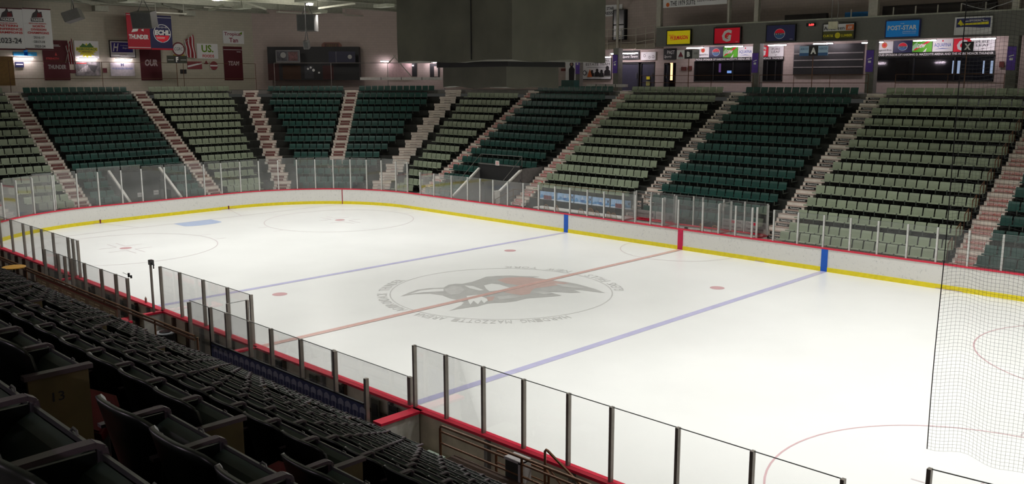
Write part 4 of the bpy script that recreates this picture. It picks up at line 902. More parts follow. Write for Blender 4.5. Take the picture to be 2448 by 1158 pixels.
# ================================================================== corner concourse
def cs(name, label, cat, uL, vT, vB, uR, bg, els=(), off=.08, **k):
    n = NC; P0 = NC*(CD-off); A = onp(uL, vB, P0, n); B = onp(uL, vT, P0, n); C_ = onp(uR, (vT+vB)/2, P0, n)
    return sign(name, label, cat, A, (S2, S2, 0), ((C_-A).xy).length, B.z-A.z, k.pop('depth', .06), bg, els, **k)
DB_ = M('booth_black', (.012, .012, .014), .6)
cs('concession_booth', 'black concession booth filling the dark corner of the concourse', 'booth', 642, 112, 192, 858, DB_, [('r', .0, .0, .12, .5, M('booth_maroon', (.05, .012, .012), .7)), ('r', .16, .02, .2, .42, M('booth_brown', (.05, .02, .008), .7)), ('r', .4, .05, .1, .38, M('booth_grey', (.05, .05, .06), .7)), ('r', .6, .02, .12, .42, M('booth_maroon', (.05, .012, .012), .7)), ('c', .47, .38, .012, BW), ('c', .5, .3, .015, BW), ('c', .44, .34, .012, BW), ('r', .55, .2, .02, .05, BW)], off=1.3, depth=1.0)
cs('menu_board', 'grey framed picture board on the dark concession booth', 'menu board', 661, 121, 148, 716, M('menu_grey', (.10, .10, .11), .5), [('r', .03, .1, .42, .8, M('photo_dark2', (.05, .05, .06), .5, scale=4, var=.8)), ('c', .3, .6, .12, GREYP), ('r', .52, .1, .4, .8, M('photo_red', (.12, .05, .05), .5, scale=4, var=.8))], off=2.4, frame=(GREYP, .03))
cs('seal_board', 'navy board with pale seal beside the booth', 'panel', 786, 123, 149, 849, M('panel_navy', (.01, .01, .035), .6), [('c', .8, .5, .08, GREYP), ('r', .28, 0, .008, 1, GREYP)], off=2.35)
cs('neon_oval_sign', 'dim orange rounded oblong sign above the navy panel', 'sign', 769, 101, 119, 817, WF, [('c', .18, .5, .18, M('oval_rim', (.22, .08, .05), .5, var=0)), ('c', .82, .5, .18, M('oval_rim', (.22, .08, .05), .5)), ('r', .18, 0.02, .64, .96, M('oval_rim', (.22, .08, .05), .5)), ('r', .15, .15, .7, .7, M('oval_in', (.10, .03, .02), .5, var=0)), ('t', 'GRILLE', .25, .25, .5, .5, M('oval_text', (.18, .1, .02), .5, var=0), .02)])
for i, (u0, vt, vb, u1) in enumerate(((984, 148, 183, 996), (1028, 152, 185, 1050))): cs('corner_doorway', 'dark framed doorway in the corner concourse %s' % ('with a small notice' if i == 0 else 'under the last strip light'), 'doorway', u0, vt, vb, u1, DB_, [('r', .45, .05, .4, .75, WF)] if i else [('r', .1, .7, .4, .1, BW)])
cs('rose_wall_panel', 'rose-painted panel wall under the diagonal pipe', 'wall panel', 930, 151, 188, 985, M('rose_wall', (.42, .30, .29), .8))
P0 = NC*(CD-1.6)
bb = MB(); a, c = onp(940, 132, P0, NC), onp(984, 184, P0, NC); o_ = a; bb.tube([Vector((0, 0, 0)), c-a], .05, COLW); a2, c2 = onp(928, 152, P0, NC), onp(946, 132, P0, NC); bb.tube([a2-a, c2-a], .05, COLW); bb.build('diagonal_pipe', loc=a, label='pale bent pipe standing before the rose panel', cat='pipe')
# pipes and column at the wall joint
for i, (u, r_) in enumerate(((634, .10), (641, .08), (646, .10))):
    P = on(u, 120, 0, XE+.35); bb = MB(); bb.cyl((0, 0, 0), r_, 6.4, COLW, 10); bb.build('wall_pipe', loc=(XE+.35, P.y, 7.79), label='vertical cream pipe where the end wall meets the corner, %s' % ('leftmost', 'middle', 'rightmost')[i], cat='pipe', group='wall joint pipes')
# white ledges behind the top row
def ledge(u0, u1, v, P0, n, label, hh):
    A, B = onp(u0, v, P0, n), onp(u1, v, P0, n); B.z = A.z; r = thing('white_ledge', label, 'ledge', A); d = B-A
    bb = MB(); bb.obox(Vector((0, 0, 0)), d, -n*(-.3), UZ*hh, M('ledge_white', (.5, .48, .46), .6)); bb.build('ledge_board', r)
    for f in (.25, .5, .75): p_ = MB(); p_.obox(d*f-n*.03, d.normalized()*.04, n*.02, UZ*hh, BLK); p_.build('joint_strip', r)
ledge(861, 1057, 191.5, NC*(27.6+.84*14+.3), NC, 'long white ledge along the top of the corner rows', .22)
ledge(1402, 1495, 208, Vector((0, 26.2, 0)), Vector((0, 1, 0)), 'short white ledge above the dark green tunnel block', .2)
bb = MB(); A = on(1342, 192, 1, 26.6); B = on(1372, 207, 1, 26.6); bb.box(0, B.x-A.x, 0, .6, B.z-A.z, 0, DKG); bb.build('green_bin', loc=A, label='dark green box beside the standing figure banner', cat='box')
# ================================================================== railings behind the top rows
def rail(name, label, cat, pts, hs, r=.022, mat=BROWN, posts=None, ph=0, endposts=True, grp=None):
    P0 = Vector(pts[0]); root = thing(name, label, cat, P0, 0, grp); top = MB()
    for i, h in enumerate(hs):
        b_ = MB(); b_.tube([Vector(p)-P0+UZ*h for p in pts], r, mat, 6); b_.build('rail_bar', root)
    L = 0; prev = None; step = posts or 2.4
    for a, c in zip(pts[:-1], pts[1:]):
        a, c = Vector(a), Vector(c); n = max(1, int((c-a).length/step+.5))
        for i in range(n+(1 if c == Vector(pts[-1]) else 0)):
            q = a+(c-a)*i/n-P0; b_ = MB(); b_.tube([q+UZ*ph, q+UZ*max(hs)], r, mat, 6); b_.build('rail_post', root)
    return root
for i, (u0, u1) in enumerate(((1530, 1700), (1700, 1800), (1815, 2075), (2140, 2400))):
    A, B = on(u0, 200, 1, 26.3), on(u1, 200, 1, 26.3); rail('concourse_railing', 'thin dark railing behind the top row, %s' % ('before the doors', 'under the drink banners', 'in front of the shutters', 'before the long window')[i], 'railing', [(A.x, 26.3, 7.79), (B.x, 26.3, 7.79)], (1.08, .6), .018)
A, B = on(20, 150, 0, XE+2.2), on(610, 150, 0, XE+2.2); zA = on(300, 149, 0, XE+2.2).z-7.79
rail('end_railing', 'long thin dark railing in front of the beige end wall', 'railing', [(XE+2.2, A.y, 7.79), (XE+2.2, B.y, 7.79)], (zA, .95), .02, posts=6)
P0 = NC*(40.6); A, B = onp(655, 149, P0, NC), onp(1062, 152, P0, NC); zz = (A.z+B.z)/2-7.79
rail('corner_railing', 'pale pipe railing across the dark corner concourse', 'railing', [(A.x, A.y, 7.79), (B.x, B.y, 7.79)], (zz,), .025, mat=M('rail_pale', (.3, .27, .26), .4, .5), posts=4.2)
# ================================================================== suite level: banner, windows, balcony
psign('suite_banner', 'white hanging banner lettered THE 1979 SUITE', 'banner', 1, YC+.15, 1585, -22, 19, 1738, BW, [('t', 'THE 1979 SUITE', .12, .08, .40, .28, TXK, .02), ('t', 'ELECTROLUX', .55, .22, .33, .2, TXK, 0), ('c', .08, .16, .028, BOR)], depth=.03)
SD = M('suite_dark', (.012, .012, .014), .4)
for i, (a, t, bt, c) in enumerate(((1656, 22, 60, 1683), (1692, 19, 44, 1720), (1730, 18, 40, 1739), (1757, 12, 44, 1767), (1783, 5, 56, 1803))):
    psign('suite_window', 'dark suite level window, %s along from the wall screen' % ORD[i].replace('front', 'first'), 'window', 1, 33.4, a, t, bt, c, SD, frame=(CONCL, .04))
psign('wall_screen', 'small black screen on the suite wall beside the balcony', 'screen', 1, 33.4, 1590, 23, 38, 1606, BLKG)
psign('lit_suite_ceiling', 'sloping ceiling panel coloured as if lit purple inside the open suite', 'panel', 1, 33, 1875, 8, 30, 1972, M('suite_purple_light', (.22, .14, .24), .7, var=.05), depth=.05)  # purple light on the suite ceiling is put into the panel's colour
psign('blue_barrier', 'blue cloth barrier at the edge of the open suite', 'barrier', 1, YC+.5, 2019, 30, 46, 2076, M('cloth_blue', (.02, .16, .42), .7))
for i, (u0, u1, v) in enumerate(((1876, 1975, 47), (2110, 2380, 26))):
    for k in range(2):
        A, B = on(u0, v-6*k, 1, YC+1+k*.6), on(u1, v-6*k, 1, YC+1+k*.6); bb = MB(); bb.box(0, B.x-A.x, 0, .3, 12.1-A.z, .12, M('counter_dark', (.05, .04, .04), .6)); bb.build('suite_counter', loc=A, label='dark counter in the open suite, %s %s' % (('behind the clock', 'behind the newspaper sign')[i], ('front edge', 'back edge')[k]), cat='counter')
for i, u in enumerate((2034, 2135, 2188, 2241, 2297, 2356)):
    P = on(u, 40-(u-2034)*.05, 1, YC+.1); bb = MB(); bb.box(-.03, .03, 0, .06, 0, .45, COLW); bb.build('rail_stub', loc=(P.x, YC+.1, 12.25), label='short white stub post on top of the fascia', cat='post', group='stub posts on the fascia')
ST_ = M('stage_white', (.5, .47, .40), .5)
yb_ = 29.3
A = on(1444, 118, 1, yb_); B = on(1520, 118, 1, yb_); Cc = on(1567, 104, 1, YC+.1)
bal = thing('balcony', 'cream steel balcony with pipe railing beside the suite fascia', 'balcony', A)
def rel(P): return Vector(P)-A
bb = MB(); bb.obox(rel((A.x-4, yb_, A.z)), (B.x-A.x+4, 0, 0), (0, 2.4, 0), (0, 0, .35), M('balcony_beam', (.30, .26, .20), .6)); bb.obox(rel(B), Vector((Cc.x-B.x, Cc.y-B.y, 0)), (0, 1.0, 0), (0, 0, .35), M('balcony_beam', (.30, .26, .20), .6)); bb.build('deck', bal)
for h in (.45, .95, 1.45):
    b_ = MB(); b_.tube([rel((A.x-4, yb_, A.z+h)), rel((B.x, yb_, A.z+h)), rel((Cc.x, Cc.y, A.z+h+.1))], .022, ST_); b_.build('rail_bar', bal)
for q in ((A.x+.3, yb_), (A.x+1.6, yb_), (B.x, yb_), ((B.x+Cc.x)/2, (yb_+Cc.y)/2), (Cc.x-.1, Cc.y)):
    b_ = MB(); b_.tube([rel((q[0], q[1], A.z)), rel((q[0], q[1], A.z+1.45))], .03, ST_); b_.build('rail_post', bal)
A2 = on(1475.5, 118, 1, yb_-.3); bb = MB(); bb.cyl((0, 0, 0), .10, 15-A2.z, ST_, 10); bb.build('support_pole', loc=A2, label='cream round pole in front of the balcony', cat='pole')
psign('speaker_column', 'tall black speaker stack standing on the balcony', 'speaker', 1, 30.2, 1464, 24, 96, 1494, DB_, [('r', .1, .02, .8, .46, BLKG), ('r', .1, .52, .8, .46, BLKG)], depth=.7)
psign('press_sign', 'white sign with black lettering partly hidden by the scoreboard', 'sign', 1, YF-.1, 1440, 13, 40, 1487, BW, [('t', 'E STAR', .1, .55, .5, .28, TXK, .03), ('t', 'PRESS', .02, .14, .52, .28, TXK, .03)])
# ================================================================== scoreboard under its cover
sb = thing('scoreboard', 'big draped grey centre-hung scoreboard box with smaller ring below', 'scoreboard', (0, 0, 8.3))
ax_, by_ = 3.2, 2.6
bb = MB(); n = 24; vs = []; ring_ = []
def peri(a, b, k=10):
    P = []
    for (x0, y0, x1, y1) in ((-a, -b, a, -b), (a, -b, a, b), (a, b, -a, b), (-a, b, -a, -b)):
        for i in range(k): P.append((x0+(x1-x0)*i/k, y0+(y1-y0)*i/k))
    return P
R_ = peri(ax_, by_); m_ = len(R_)
def skirt(bb, R_, z0, z1, amp, mat, nz=5):
    m_ = len(R_); vs = []
    for j in range(nz+1):
        z = z0+(z1-z0)*j/nz
        for i, (x, y) in enumerate(R_):
            f = 1+amp*math.sin(i*1.7+j)*(1-j/nz); dz = (.05*math.sin(i*.9) if j == 0 else 0); vs.append((x*f, y*f, z+dz))
    bb.add(vs, [(j*m_+i, j*m_+(i+1) % m_, (j+1)*m_+(i+1) % m_, (j+1)*m_+i) for j in range(nz) for i in range(m_)]+[tuple(range(m_))[::-1], tuple(nz*m_+i for i in range(m_))], mat)
skirt(bb, R_, 1.0, 4.9, .006, DRAPE); o = bb.build('drape_cover', sb)
bb = MB(); skirt(bb, peri(1.78, 1.46), .03, .80, .004, DRAPE, 2); bb.build('lower_ring_cover', sb, label='smaller covered ring hanging below the box')
bb = MB(); bb.box(-2.0, 2.0, -1.6, 1.6, .80, 1.02, BLK); bb.build('ring_gap_frame', sb)
bb = MB(); bb.box(1.1, 1.13, -by_-.035, -by_, 1.05, 4.9, BLK); bb.build('cover_seam', sb)
for x in (-2.5, 2.5):
    for y in (-2, 2): bb = MB(); bb.tube([(x, y, 4.8), (x, y, 6.7)], .03, BLK); bb.build('hanging_cable', sb)
# ================================================================== ceiling steel, fittings
k = 0
for x in (-45.6, -41.0, -36.0, -31.0, -25.5, -19.5):
    bb = MB(); bb.box(-.18, .18, -33, 30, 0, .06, BEAM); bb.box(-.03, .03, -33, 30, .06, .7, BEAM); bb.box(-.18, .18, -33, 30, .7, .76, BEAM)
    bb.build('trim_%d' % (k+1), loc=(x, 0, 14.25), kind='structure'); k += 1
for y in (-24, -16, -8, 0, 8, 16, 24):
    bb = MB(); bb.box(-13, 13, -.08, .08, 0, .4, BEAM); bb.build('trim_%d' % (k+1), loc=(-33, y, 14.6), kind='structure'); k += 1
for i, (u0, v0, u1, v1) in enumerate(((575, 2, 636, 22), (840, 10, 945, 1), (500, 25, 536, 12), (760, 20, 850, 8))):
    A, B = on(u0, v0, 0, -40+i*2), on(u1, v1, 0, -38+i*2); bb = MB(); bb.bar(Vector((0, 0, 0)), B-A, .14, .14, BEAM); bb.build('ceiling_brace', loc=A, label='slanting grey brace under the roof, %s from the end wall' % ORD[i].replace('front', 'first'), cat='brace')
STRIP = M('strip_unlit', (.42, .42, .35), .4)
for i, (u0, u1, v) in enumerate(((281, 370, 6), (486, 565, 19), (365, 445, 31), (662, 735, 30), (822, 887, 37), (888, 945, 19))):
    P = on(u0, v, 0, -43+i*.8); Q = on(u1, v, 0, -43+i*.8); r = thing('unlit_strip_fitting', 'long pale unlit strip fitting under the roof, %s from the champions banners' % ORD[i].replace('front', 'first'), 'light', P)
    a = MB(); a.box(-.1, .1, 0, Q.y-P.y, 0, .09, STRIP); a.build('diffuser', r); a = MB(); a.box(-.02, .02, .2, .24, .09, 15-P.z, BEAM); a.box(-.02, .02, Q.y-P.y-.24, Q.y-P.y-.2, .09, 15-P.z, BEAM); a.build('hanger', r)
for i, (u0, v0, w_) in enumerate(((240, 27, .5), (450, 38, .5), (890, 60, .5), (920, 62, .4))):
    P = on(u0, v0, 0, XE+1); bb = MB(); bb.box(-.3, .3, -w_, w_, 0, .4, BEAM); bb.prism([(0, -w_, .4), (0, -w_-1.6, .75), (0, -w_-1.6, .95), (0, w_, .6)], (.12, 0, 0), BEAM); bb.build('roof_bracket', loc=P, label='dark steel bracket at the wall head, %s along' % ORD[i].replace('front', 'first'), cat='bracket')
BAY = M('bay_lamp_glow', (1, .9, .85), emit=(1, .85, .85), es=55)
for i, (u, v, x) in enumerate(((518, 1, -36), (740, 12, -33))):
    P = on(u, v, 0, x); r = thing('bay_lamp', 'bright oval roof lamp %s' % ('at the top edge' if i == 0 else 'above the hanging speaker box'), 'lamp', P)
    a = MB(); a.cyl((0, 0, 0), .26, .12, BAY, 16); a.build('lens', r); a = MB(); a.cyl((0, 0, .12), .3, .35, BEAM, 16, .12); a.tube([(0, 0, .45), (0, 0, 15-P.z)], .02, BEAM); a.build('lamp_body', r)
SPK = M('speaker_grey', (.10, .095, .09), .5)
def speaker(u, v, x, w, d, h, rot, tilt, label):
    P = on(u, v, 0, x); r = thing('hanging_speaker', label, 'speaker', P, rot)
    a = MB(); a.box(-w/2, w/2, -d/2, d/2, -h/2, h/2, SPK); o = a.build('cabinet', r); o.rotation_euler = (tilt, 0, 0)
    a = MB(); a.box(-w/2+.05, w/2-.05, -d/2-.02, -d/2, -h/2+.05, h/2-.05, M('speaker_grille', (.05, .05, .05), .7)); a.cyl((0, 0, 0), 0.01, .01, SPK); o = a.build('grille', r); o.rotation_euler = (tilt, 0, 0)
    a = MB(); a.tube([(-w*.3, 0, h/2), (0, 0, h/2+.8), (0, 0, 15-P.z)], .03, CHROME); a.tube([(w*.3, 0, h/2), (0, 0, h/2+.8)], .03, CHROME); a.build('chain', r)
speaker(175, 38, -30, 1.5, .9, .55, math.radians(-30), .35, 'grey speaker hanging on chains right of the champions banners')
speaker(345, 47, -32, 1.3, .9, 1.0, math.radians(40), .2, 'round-fronted speaker hanging before the red team banner')
speaker(735, 55, -26, 1.15, .9, 1.05, math.radians(40), .0, 'boxy speaker hanging left of the scoreboard')
speaker(733, 107, -25, .35, .35, .5, math.radians(40), .3, 'small pale unit hanging below the boxy speaker')
P = on(1992, 62, 1, 18); r = thing('hanging_speaker', 'small beige speaker hanging in front of the olive billboard', 'speaker', P, math.radians(20))
a = MB(); a.box(-.22, .22, -.2, .2, -.15, .2, M('speaker_beige', (.38, .36, .26), .6)); a.build('cabinet', r); a = MB(); a.tube([(-.1, 0, .2), (-.1, 0, 15-P.z)], .015, CHROME); a.tube([(.15, 0, .2), (.2, 0, .9), (.15, 0, 1.2)], .015, CHROME); a.build('chain', r)
bb = MB(); q = [on(2300+i*16, 8+14*math.sin(i/8*math.pi)-(i*1.2 if i > 4 else 0), 1, 20)+Vector((0, 0, 0)) for i in range(9)]; bb.tube([v-q[0] for v in q], .02, CHROME); bb.build('sagging_cable', loc=q[0], label='pale cable sagging across the top of the netting', cat='cable')
for u, v, x in ((518, 1, -36), (740, 12, -33)):
    ld = bpy.data.lights.new('bay_lamp_light', 'POINT'); ld.energy = 220; ld.shadow_soft_size = .3; ld.color = (1, .95, .88); lo = bpy.data.objects.new('bay_lamp_light', ld); COL.objects.link(lo); lo.location = on(u, v, 0, x)-UZ*.5
# concourse tubes behind the near stand
for i in range(9):
    x = -30+i*7.2; tube((x-.6, -29.2, 10.6), (x+.6, -29.2, 10.6), 'glowing fluorescent strip over the near concourse behind the viewer', 'near concourse strips', hang=UZ*4.4)
    ld = bpy.data.lights.new('concourse_light', 'AREA'); ld.shape = 'RECTANGLE'; ld.size = 1.2; ld.size_y = .15; ld.energy = 32; ld.color = (1, .82, 1.0); lo = bpy.data.objects.new('concourse_light', ld); COL.objects.link(lo); lo.location = (x, -29.1, 10.5); lo.rotation_euler = (math.radians(35), 0, 0)
# ================================================================== main lamps over the ice
for i, (x, y) in enumerate(LAMPS):
    ld = bpy.data.lights.new('arena_lamp', 'AREA'); ld.shape = 'RECTANGLE'; ld.size = 1.3; ld.size_y = .6; ld.energy = LAMP_W; ld.color = (1, .985, .955); ld.spread = math.radians(125)
    lo = bpy.data.objects.new('arena_lamp', ld); COL.objects.link(lo); lo.location = (x, y, LAMP_Z)
    r = thing('roof_lamp', 'roof lamp over the ice above the frame', 'lamp', (x, y, LAMP_Z+.02), 0, 'roof lamps over the ice')
    a = MB(); a.box(-.65, .65, -.3, .3, 0, .18, BEAM); a.tube([(0, 0, .18), (0, 0, 15-LAMP_Z)], .02, BEAM); a.build('lamp_body', r)
# ================================================================== penalty boxes
pb = thing('penalty_box', 'low white partitions with red caps behind the far boards', 'penalty box', (-4, 14.3, 0))
def pbx(x0, x1, y0, y1, nm='partition'):
    bb = MB(); P = Vector((-4, 14.3, 0)); bb.box(x0-P.x, x1-P.x, y0-P.y, y1-P.y, -.12, 1.03, ICEW); o = bb.build(nm, pb)
    c = MB(); c.box(x0-P.x-.03, x1-P.x+.03, y0-P.y-.03, y1-P.y+.03, 1.03, 1.09, RED); c.build('red_cap', o)
pbx(-3.95, 4.05, 14.28, 14.34)
for x in (-3.98, -1.25, 2.05, 4.1): pbx(x-.04, x+.04, 13.1, 14.28)
b_ = MB(); b_.box(.1, 7.9, -1.15, 0, -.12, .35, CONCL); b_.build('box_floor', pb)
glass_run([(x, 14.3, 2.61) for x in (-3.9, -2.9, -1.4, -.2, .36, 1.6, 2.8, 4.05)], GF, STEEL, 'at the back of the penalty boxes', z0=1.09, nout=(0, 1, 0), w=.06)
for i, x in enumerate((-3.98, -1.25, 2.05, 4.1)):
    glass_run([(x, 13.15, 2.58), (x, 14.2, 2.58)], GF, STEEL, 'on the penalty box divider %s' % ('nearest the press table', 'left of the timekeeper', 'right of the timekeeper', 'nearest the black-lettered stairs')[i], z0=1.09, nout=(1, 0, 0), w=.05)
PBW = M('vinyl_pale', (.62, .58, .57), .5)
for i, (x0, x1) in enumerate(((-3.85, -2.66), (-2.6, -1.45))):
    sign('sponsor_board', 'pale panel with grey lettering and dark square, %s of the two by the press table' % ('farther', 'nearer')[i], 'panel', (x0, 14.38, 1.12), (1, 0, 0), x1-x0, .46, .02, PBW, [('t', 'DowneyCars', .06, .45, .62, .26, M('letters_faded', (.35, .28, .3), .6, var=0), 0), ('r', .78, .3, .16, .42, M('square_dark', (.12, .09, .1), .6)), ('r', 0, .0, 1, .08, RED)])
for i, (x0, x1) in enumerate(((1.55, 2.72), (2.85, 4.0))):
    sign('cleaning_board', 'white Clean it Out panel with red blocks, %s the timekeeper' % ('closest to', 'farther from')[i], 'panel', (x0, 14.38, 1.12), (1, 0, 0), x1-x0, .52, .02, PBW, [('t', 'Clean', .06, .68, .3, .2, M('letters_dark', (.12, .08, .09), .6, var=0), .02), ('r', .40, .66, .1, .24, RED), ('r', .54, .66, .1, .24, RED), ('t', 'Out', .72, .68, .2, .2, M('letters_dark', (.12, .08, .09), .6), .02), ('t', 'CleanItOutUSA.com', .06, .22, .86, .2, M('letters_dark', (.12, .08, .09), .6), .03)])
# wooden bow-back chairs
def chair_proto():
    r = thing('bow_back_chair', 'x', 'chair', (0, 0, 0)); a = MB()
    a.cyl((0, 0, .43), .22, .035, WOOD, 14, .21); a.build('seat', r)
    bow = [(-.18, .17, .46)]+[(-.19*math.cos(t*math.pi/8), .17+.10*(.3+.7*math.sin(t*math.pi/8)), .72+.30*math.sin(t*math.pi/8)) for t in range(9)]+[(.18, .17, .46)]
    a = MB(); a.tube(bow, .014, WOOD, 6)
    for i in range(7):
        x = -.14+.047*i; a.tube([(x, .18, .46), (x*1.05, .25, .74+.28*math.sqrt(max(0, 1-(x/.19)**2)))], .007, WOOD, 5)
    a.build('backrest', r)
    for sx in (-1, 1):
        for sy in (-1, 1): a = MB(); a.tube([(sx*.13, sy*.12, .43), (sx*.20, sy*.19, 0)], .014, WOOD, 6); a.build('leg', r)
    a = MB(); a.tube([(-.16, .0, .2), (.16, 0, .2)], .01, WOOD, 5); a.tube([(-.16, -.15, .2), (-.16, .15, .2)], .01, WOOD, 5); a.tube([(.16, -.15, .2), (.16, .15, .2)], .01, WOOD, 5); a.build('stretcher', r)
    return r
cp = chair_proto()
CHS = [(1312, 503, 3.2, 'wooden bow-back chair at the far end of the press table'), (1338, 507, 2.9, 'second wooden bow-back chair along the press table'), (1393, 512, 3.4, 'wooden bow-back chair leaning by the middle of the press table'), (1410, 516, .6, 'wooden chair turned sideways showing its orange seat'), (1434, 516, 3.1, 'wooden bow-back chair just past the sideways one'), (1462, 519, 3.0, 'wooden bow-back chair near the end of the press table'), (1472, 521, 3.3, 'last wooden bow-back chair by the penalty box divider')]
for i, (u, v, a, lab) in enumerate(CHS):
    y = 13.75+(.15 if i % 2 else 0); P = on(u, v, 1, y); P.z = .35
    if i == 0: cp.location = P; cp.rotation_euler.z = a; cp['label'] = lab; cp['group'] = 'chairs at the press table'
    else: copy_thing(cp, P, a, lab, 'chairs at the press table')
P = Vector((.95, 13.75, .35)); copy_thing(cp, P, 2.6, 'orange wooden chair turned towards the ice in the timekeeper box', 'chairs in the timekeeper box'); copy_thing(cp, Vector((1.55, 13.8, .35)), 3.4, 'orange wooden bow-back chair beside the glass in the timekeeper box', 'chairs in the timekeeper box')
bb = MB(); bb.box(-11.6, -4.15, 13.05, 15.1, -.12, .35, CONCL); bb.build('floor_press_area', kind='structure')
bb = MB(); bb.box(-.9, 3.0, 0, .7, 0, 1.0, ICEW); bb.box(-.93, 2.6, -.03, .73, 1.0, 1.03, ICEW); bb.build('timekeeper_desk', loc=(-.3+.2, 13.25, -.1), label='white timekeeper desk behind the red centre stripe', cat='desk')
for i, (x, w, h, m, lab) in enumerate(((.0, .16, .18, BLKG, 'small black monitor on the timekeeper desk'), (.45, .22, .10, DRED, 'dark red box of pucks on the timekeeper desk'), (.72, .14, .12, WOOD, 'small wooden box on the timekeeper desk'))):
    bb = MB(); bb.box(-w/2, w/2, -.06, .06, 0, h, m); bb.box(-w/2-.02, w/2+.02, -.07, .07, 0, .02, m); bb.build(('monitor', 'puck_box', 'wooden_box')[i], loc=(x, 13.45, .93), label=lab, cat=('monitor', 'box', 'box')[i])
# press table and mountain banners
pt = thing('press_table', 'long white-topped table with dark skirt behind the far boards', 'table', (-11.3, 14.3, 0))
a = MB(); a.box(0, 7.0, -.35, .4, .98, 1.04, WHITE); a.build('tabletop', pt)
a = MB(); a.box(.1, 6.9, .3, .34, 0, .98, M('table_skirt', (.03, .03, .032), .7)); a.build('skirt', pt)
for x in (.15, 2.3, 4.6, 6.8): a = MB(); a.box(x, x+.06, -.28, -.22, 0, .98, BLK); a.build('leg', pt)
bf = thing('banner_frame', 'dark frame holding the blue mountain banners above the press table', 'frame', (-11.6, 15.1, 1.25))
a = MB(); a.box(0, 7.6, 0, .06, 0, .12, CONC); a.box(0, 7.6, 0, .06, .68, .85, CONC); a.build('frame_rail', bf)
for x in (.0, 1.4, 2.8, 4.2, 5.6, 7.5): a = MB(); a.box(x, x+.08, -.02, .08, -.4, .85, CONC); a.build('frame_post', bf)
MT = M('mountain_blue', (.10, .30, .60), .5, scale=5, var=.5); SKYB = M('banner_sky', (.33, .52, .78), .5, scale=3, var=.25); SNOW = M('banner_snow', (.55, .66, .8), .5, scale=8, var=.2)
def scene_b(i, cans):
    r = random.Random(i); pts = [(0, .25)]+[(.08+.084*j, .3+r.uniform(0, .35)) for j in range(11)]+[(1, .3), (1, 0), (0, 0)]
    e = [('p', pts, MT), ('p', [(0, 0), (0, .14), (.3, .22), (.6, .12), (1, .2), (1, 0)], SNOW)]
    e += [('p', [(.9, .5), (.96, .5), (.99, .95), (.93, .7), (.86, .9)], M('antler_dark', (.05, .06, .12), .6, var=0))]
    if cans: e += [('r', .25+.1*j, .05, .085, .5, M('can_maroon', (.2, .05, .06), .5)) for j in range(5)]+[('r', .27+.1*j, .55, .02, .3, SNOW) for j in range(5)]
    else: e += [('c', .48, .45, .1, M('mountain_deep', (.04, .16, .45), .5)), ('p', [(.4, .5), (.5, .9), (.6, .5)], SNOW)]
    return e
for i, (u0, u1) in enumerate(((1291, 1330), (1332, 1371), (1373, 1414), (1416, 1457), (1460, 1508))):
    A, B = on(u0, 480, 1, 15.05), on(u1, 480, 1, 15.05)
    sign('mountain_banner', 'blue snowy mountain banner, %s along the press table frame' % ORD[i].replace('front', 'first'), 'banner', (A.x, 15.05, 1.38), (1, 0, 0), B.x-A.x, .50, .02, SKYB, scene_b(i, i in (0, 4)))
rail('press_railing', 'thin dark railing in front of the sage rows above the mountain banners', 'railing', [(-11.9, 15.3, 1.3), (-4.0, 15.3, 1.3)], (1.0,), .018, posts=2.7)
# side tunnel in the dark green block
tn = thing('side_tunnel', 'grey-walled players tunnel with white sloping rails cut into the dark green block', 'tunnel', (-17.9, 13.5, 0))
TW = M('tunnel_grey', (.20, .19, .19), .7); P = Vector((-17.9, 13.5, 0))
def slope(x, y0, z0, y1, z1, nm='tunnel_wall'):
    bb = MB(); bb.prism([Vector((x, y0, -.1))-P, Vector((x, y0, z0))-P, Vector((x, y1, z1))-P, Vector((x, y1, -.1))-P], (.12, 0, 0), TW); o = bb.build(nm, tn)
    c = MB(); c.bar(Vector((x+.06, y0, z0))-P, Vector((x+.06, y1, z1))-P, .16, .10, WHITE); c.build('white_rail', o)
slope(-17.96, 13.35, 1.15, 15.75, 2.82); slope(-14.2, 13.9, 1.75, 15.85, 2.95)
a = MB(); a.box(-14.14-P.x-.12, -14.1-P.x, -.1, .45, 0, 1.8, WHITE); a.build('post', tn)
a = MB(); a.box(0, 3.8, 2.25, 2.4, 1.9, 3.2, BLK); a.build('header', tn); a = MB(); a.box(0, 3.8, 2.2, 2.28, 3.12, 3.2, CHROME); a.build('header_trim', tn)
a = MB(); a.box(0, 3.8, 4.4, 4.6, -.1, 3, BLK); a.box(0, .1, 2.4, 4.5, -.1, 3, TW); a.box(3.7, 3.8, 2.4, 4.5, -.1, 3, TW); a.build('inner_walls', tn)
sign('tunnel_sign', 'small white number sign on the tunnel header rail', 'sign', (-16.3, 15.68, 3.12), (1, 0, 0), .35, .3, .02, WHITE, [('t', '23', .2, .2, .6, .6, TXR, .02)])
a = MB()
for q in (((-17.9, 13.9, 2.1), (-17.9, 15.9, 3.75)), ((-14.1, 14.2, 2.4), (-14.1, 15.9, 3.75)), ((-17.9, 15.9, 3.75), (-14.1, 15.9, 3.8)), ((-17.9, 15.9, 3.1), (-17.9, 15.9, 3.75)), ((-14.1, 15.9, 3.1), (-14.1, 15.9, 3.8))): a.tube([Vector(q[0])-P, Vector(q[1])-P], .02, M('rail_grey', (.15, .14, .13), .4, .5))
a.build('handrail', tn)
bb = MB(); bb.box(0, 2.4, 0, 1.2, 0, .55, CONCL); bb.box(0, 2.4, .9, 1.2, .55, .9, CONCL); bb.build('concrete_ramp', loc=(-13.9, 13.3, -.1), label='stepped grey concrete block between the tunnel and the press table', cat='step')
rail('ramp_railing', 'low dark railing on the concrete step beside the tunnel', 'railing', [(-13.95, 13.35, .4), (-13.9, 14.9, .9), (-11.9, 15.0, .95)], (.9, .5), .02, posts=1.5)
for s_ in (13.4, 14.2): pass
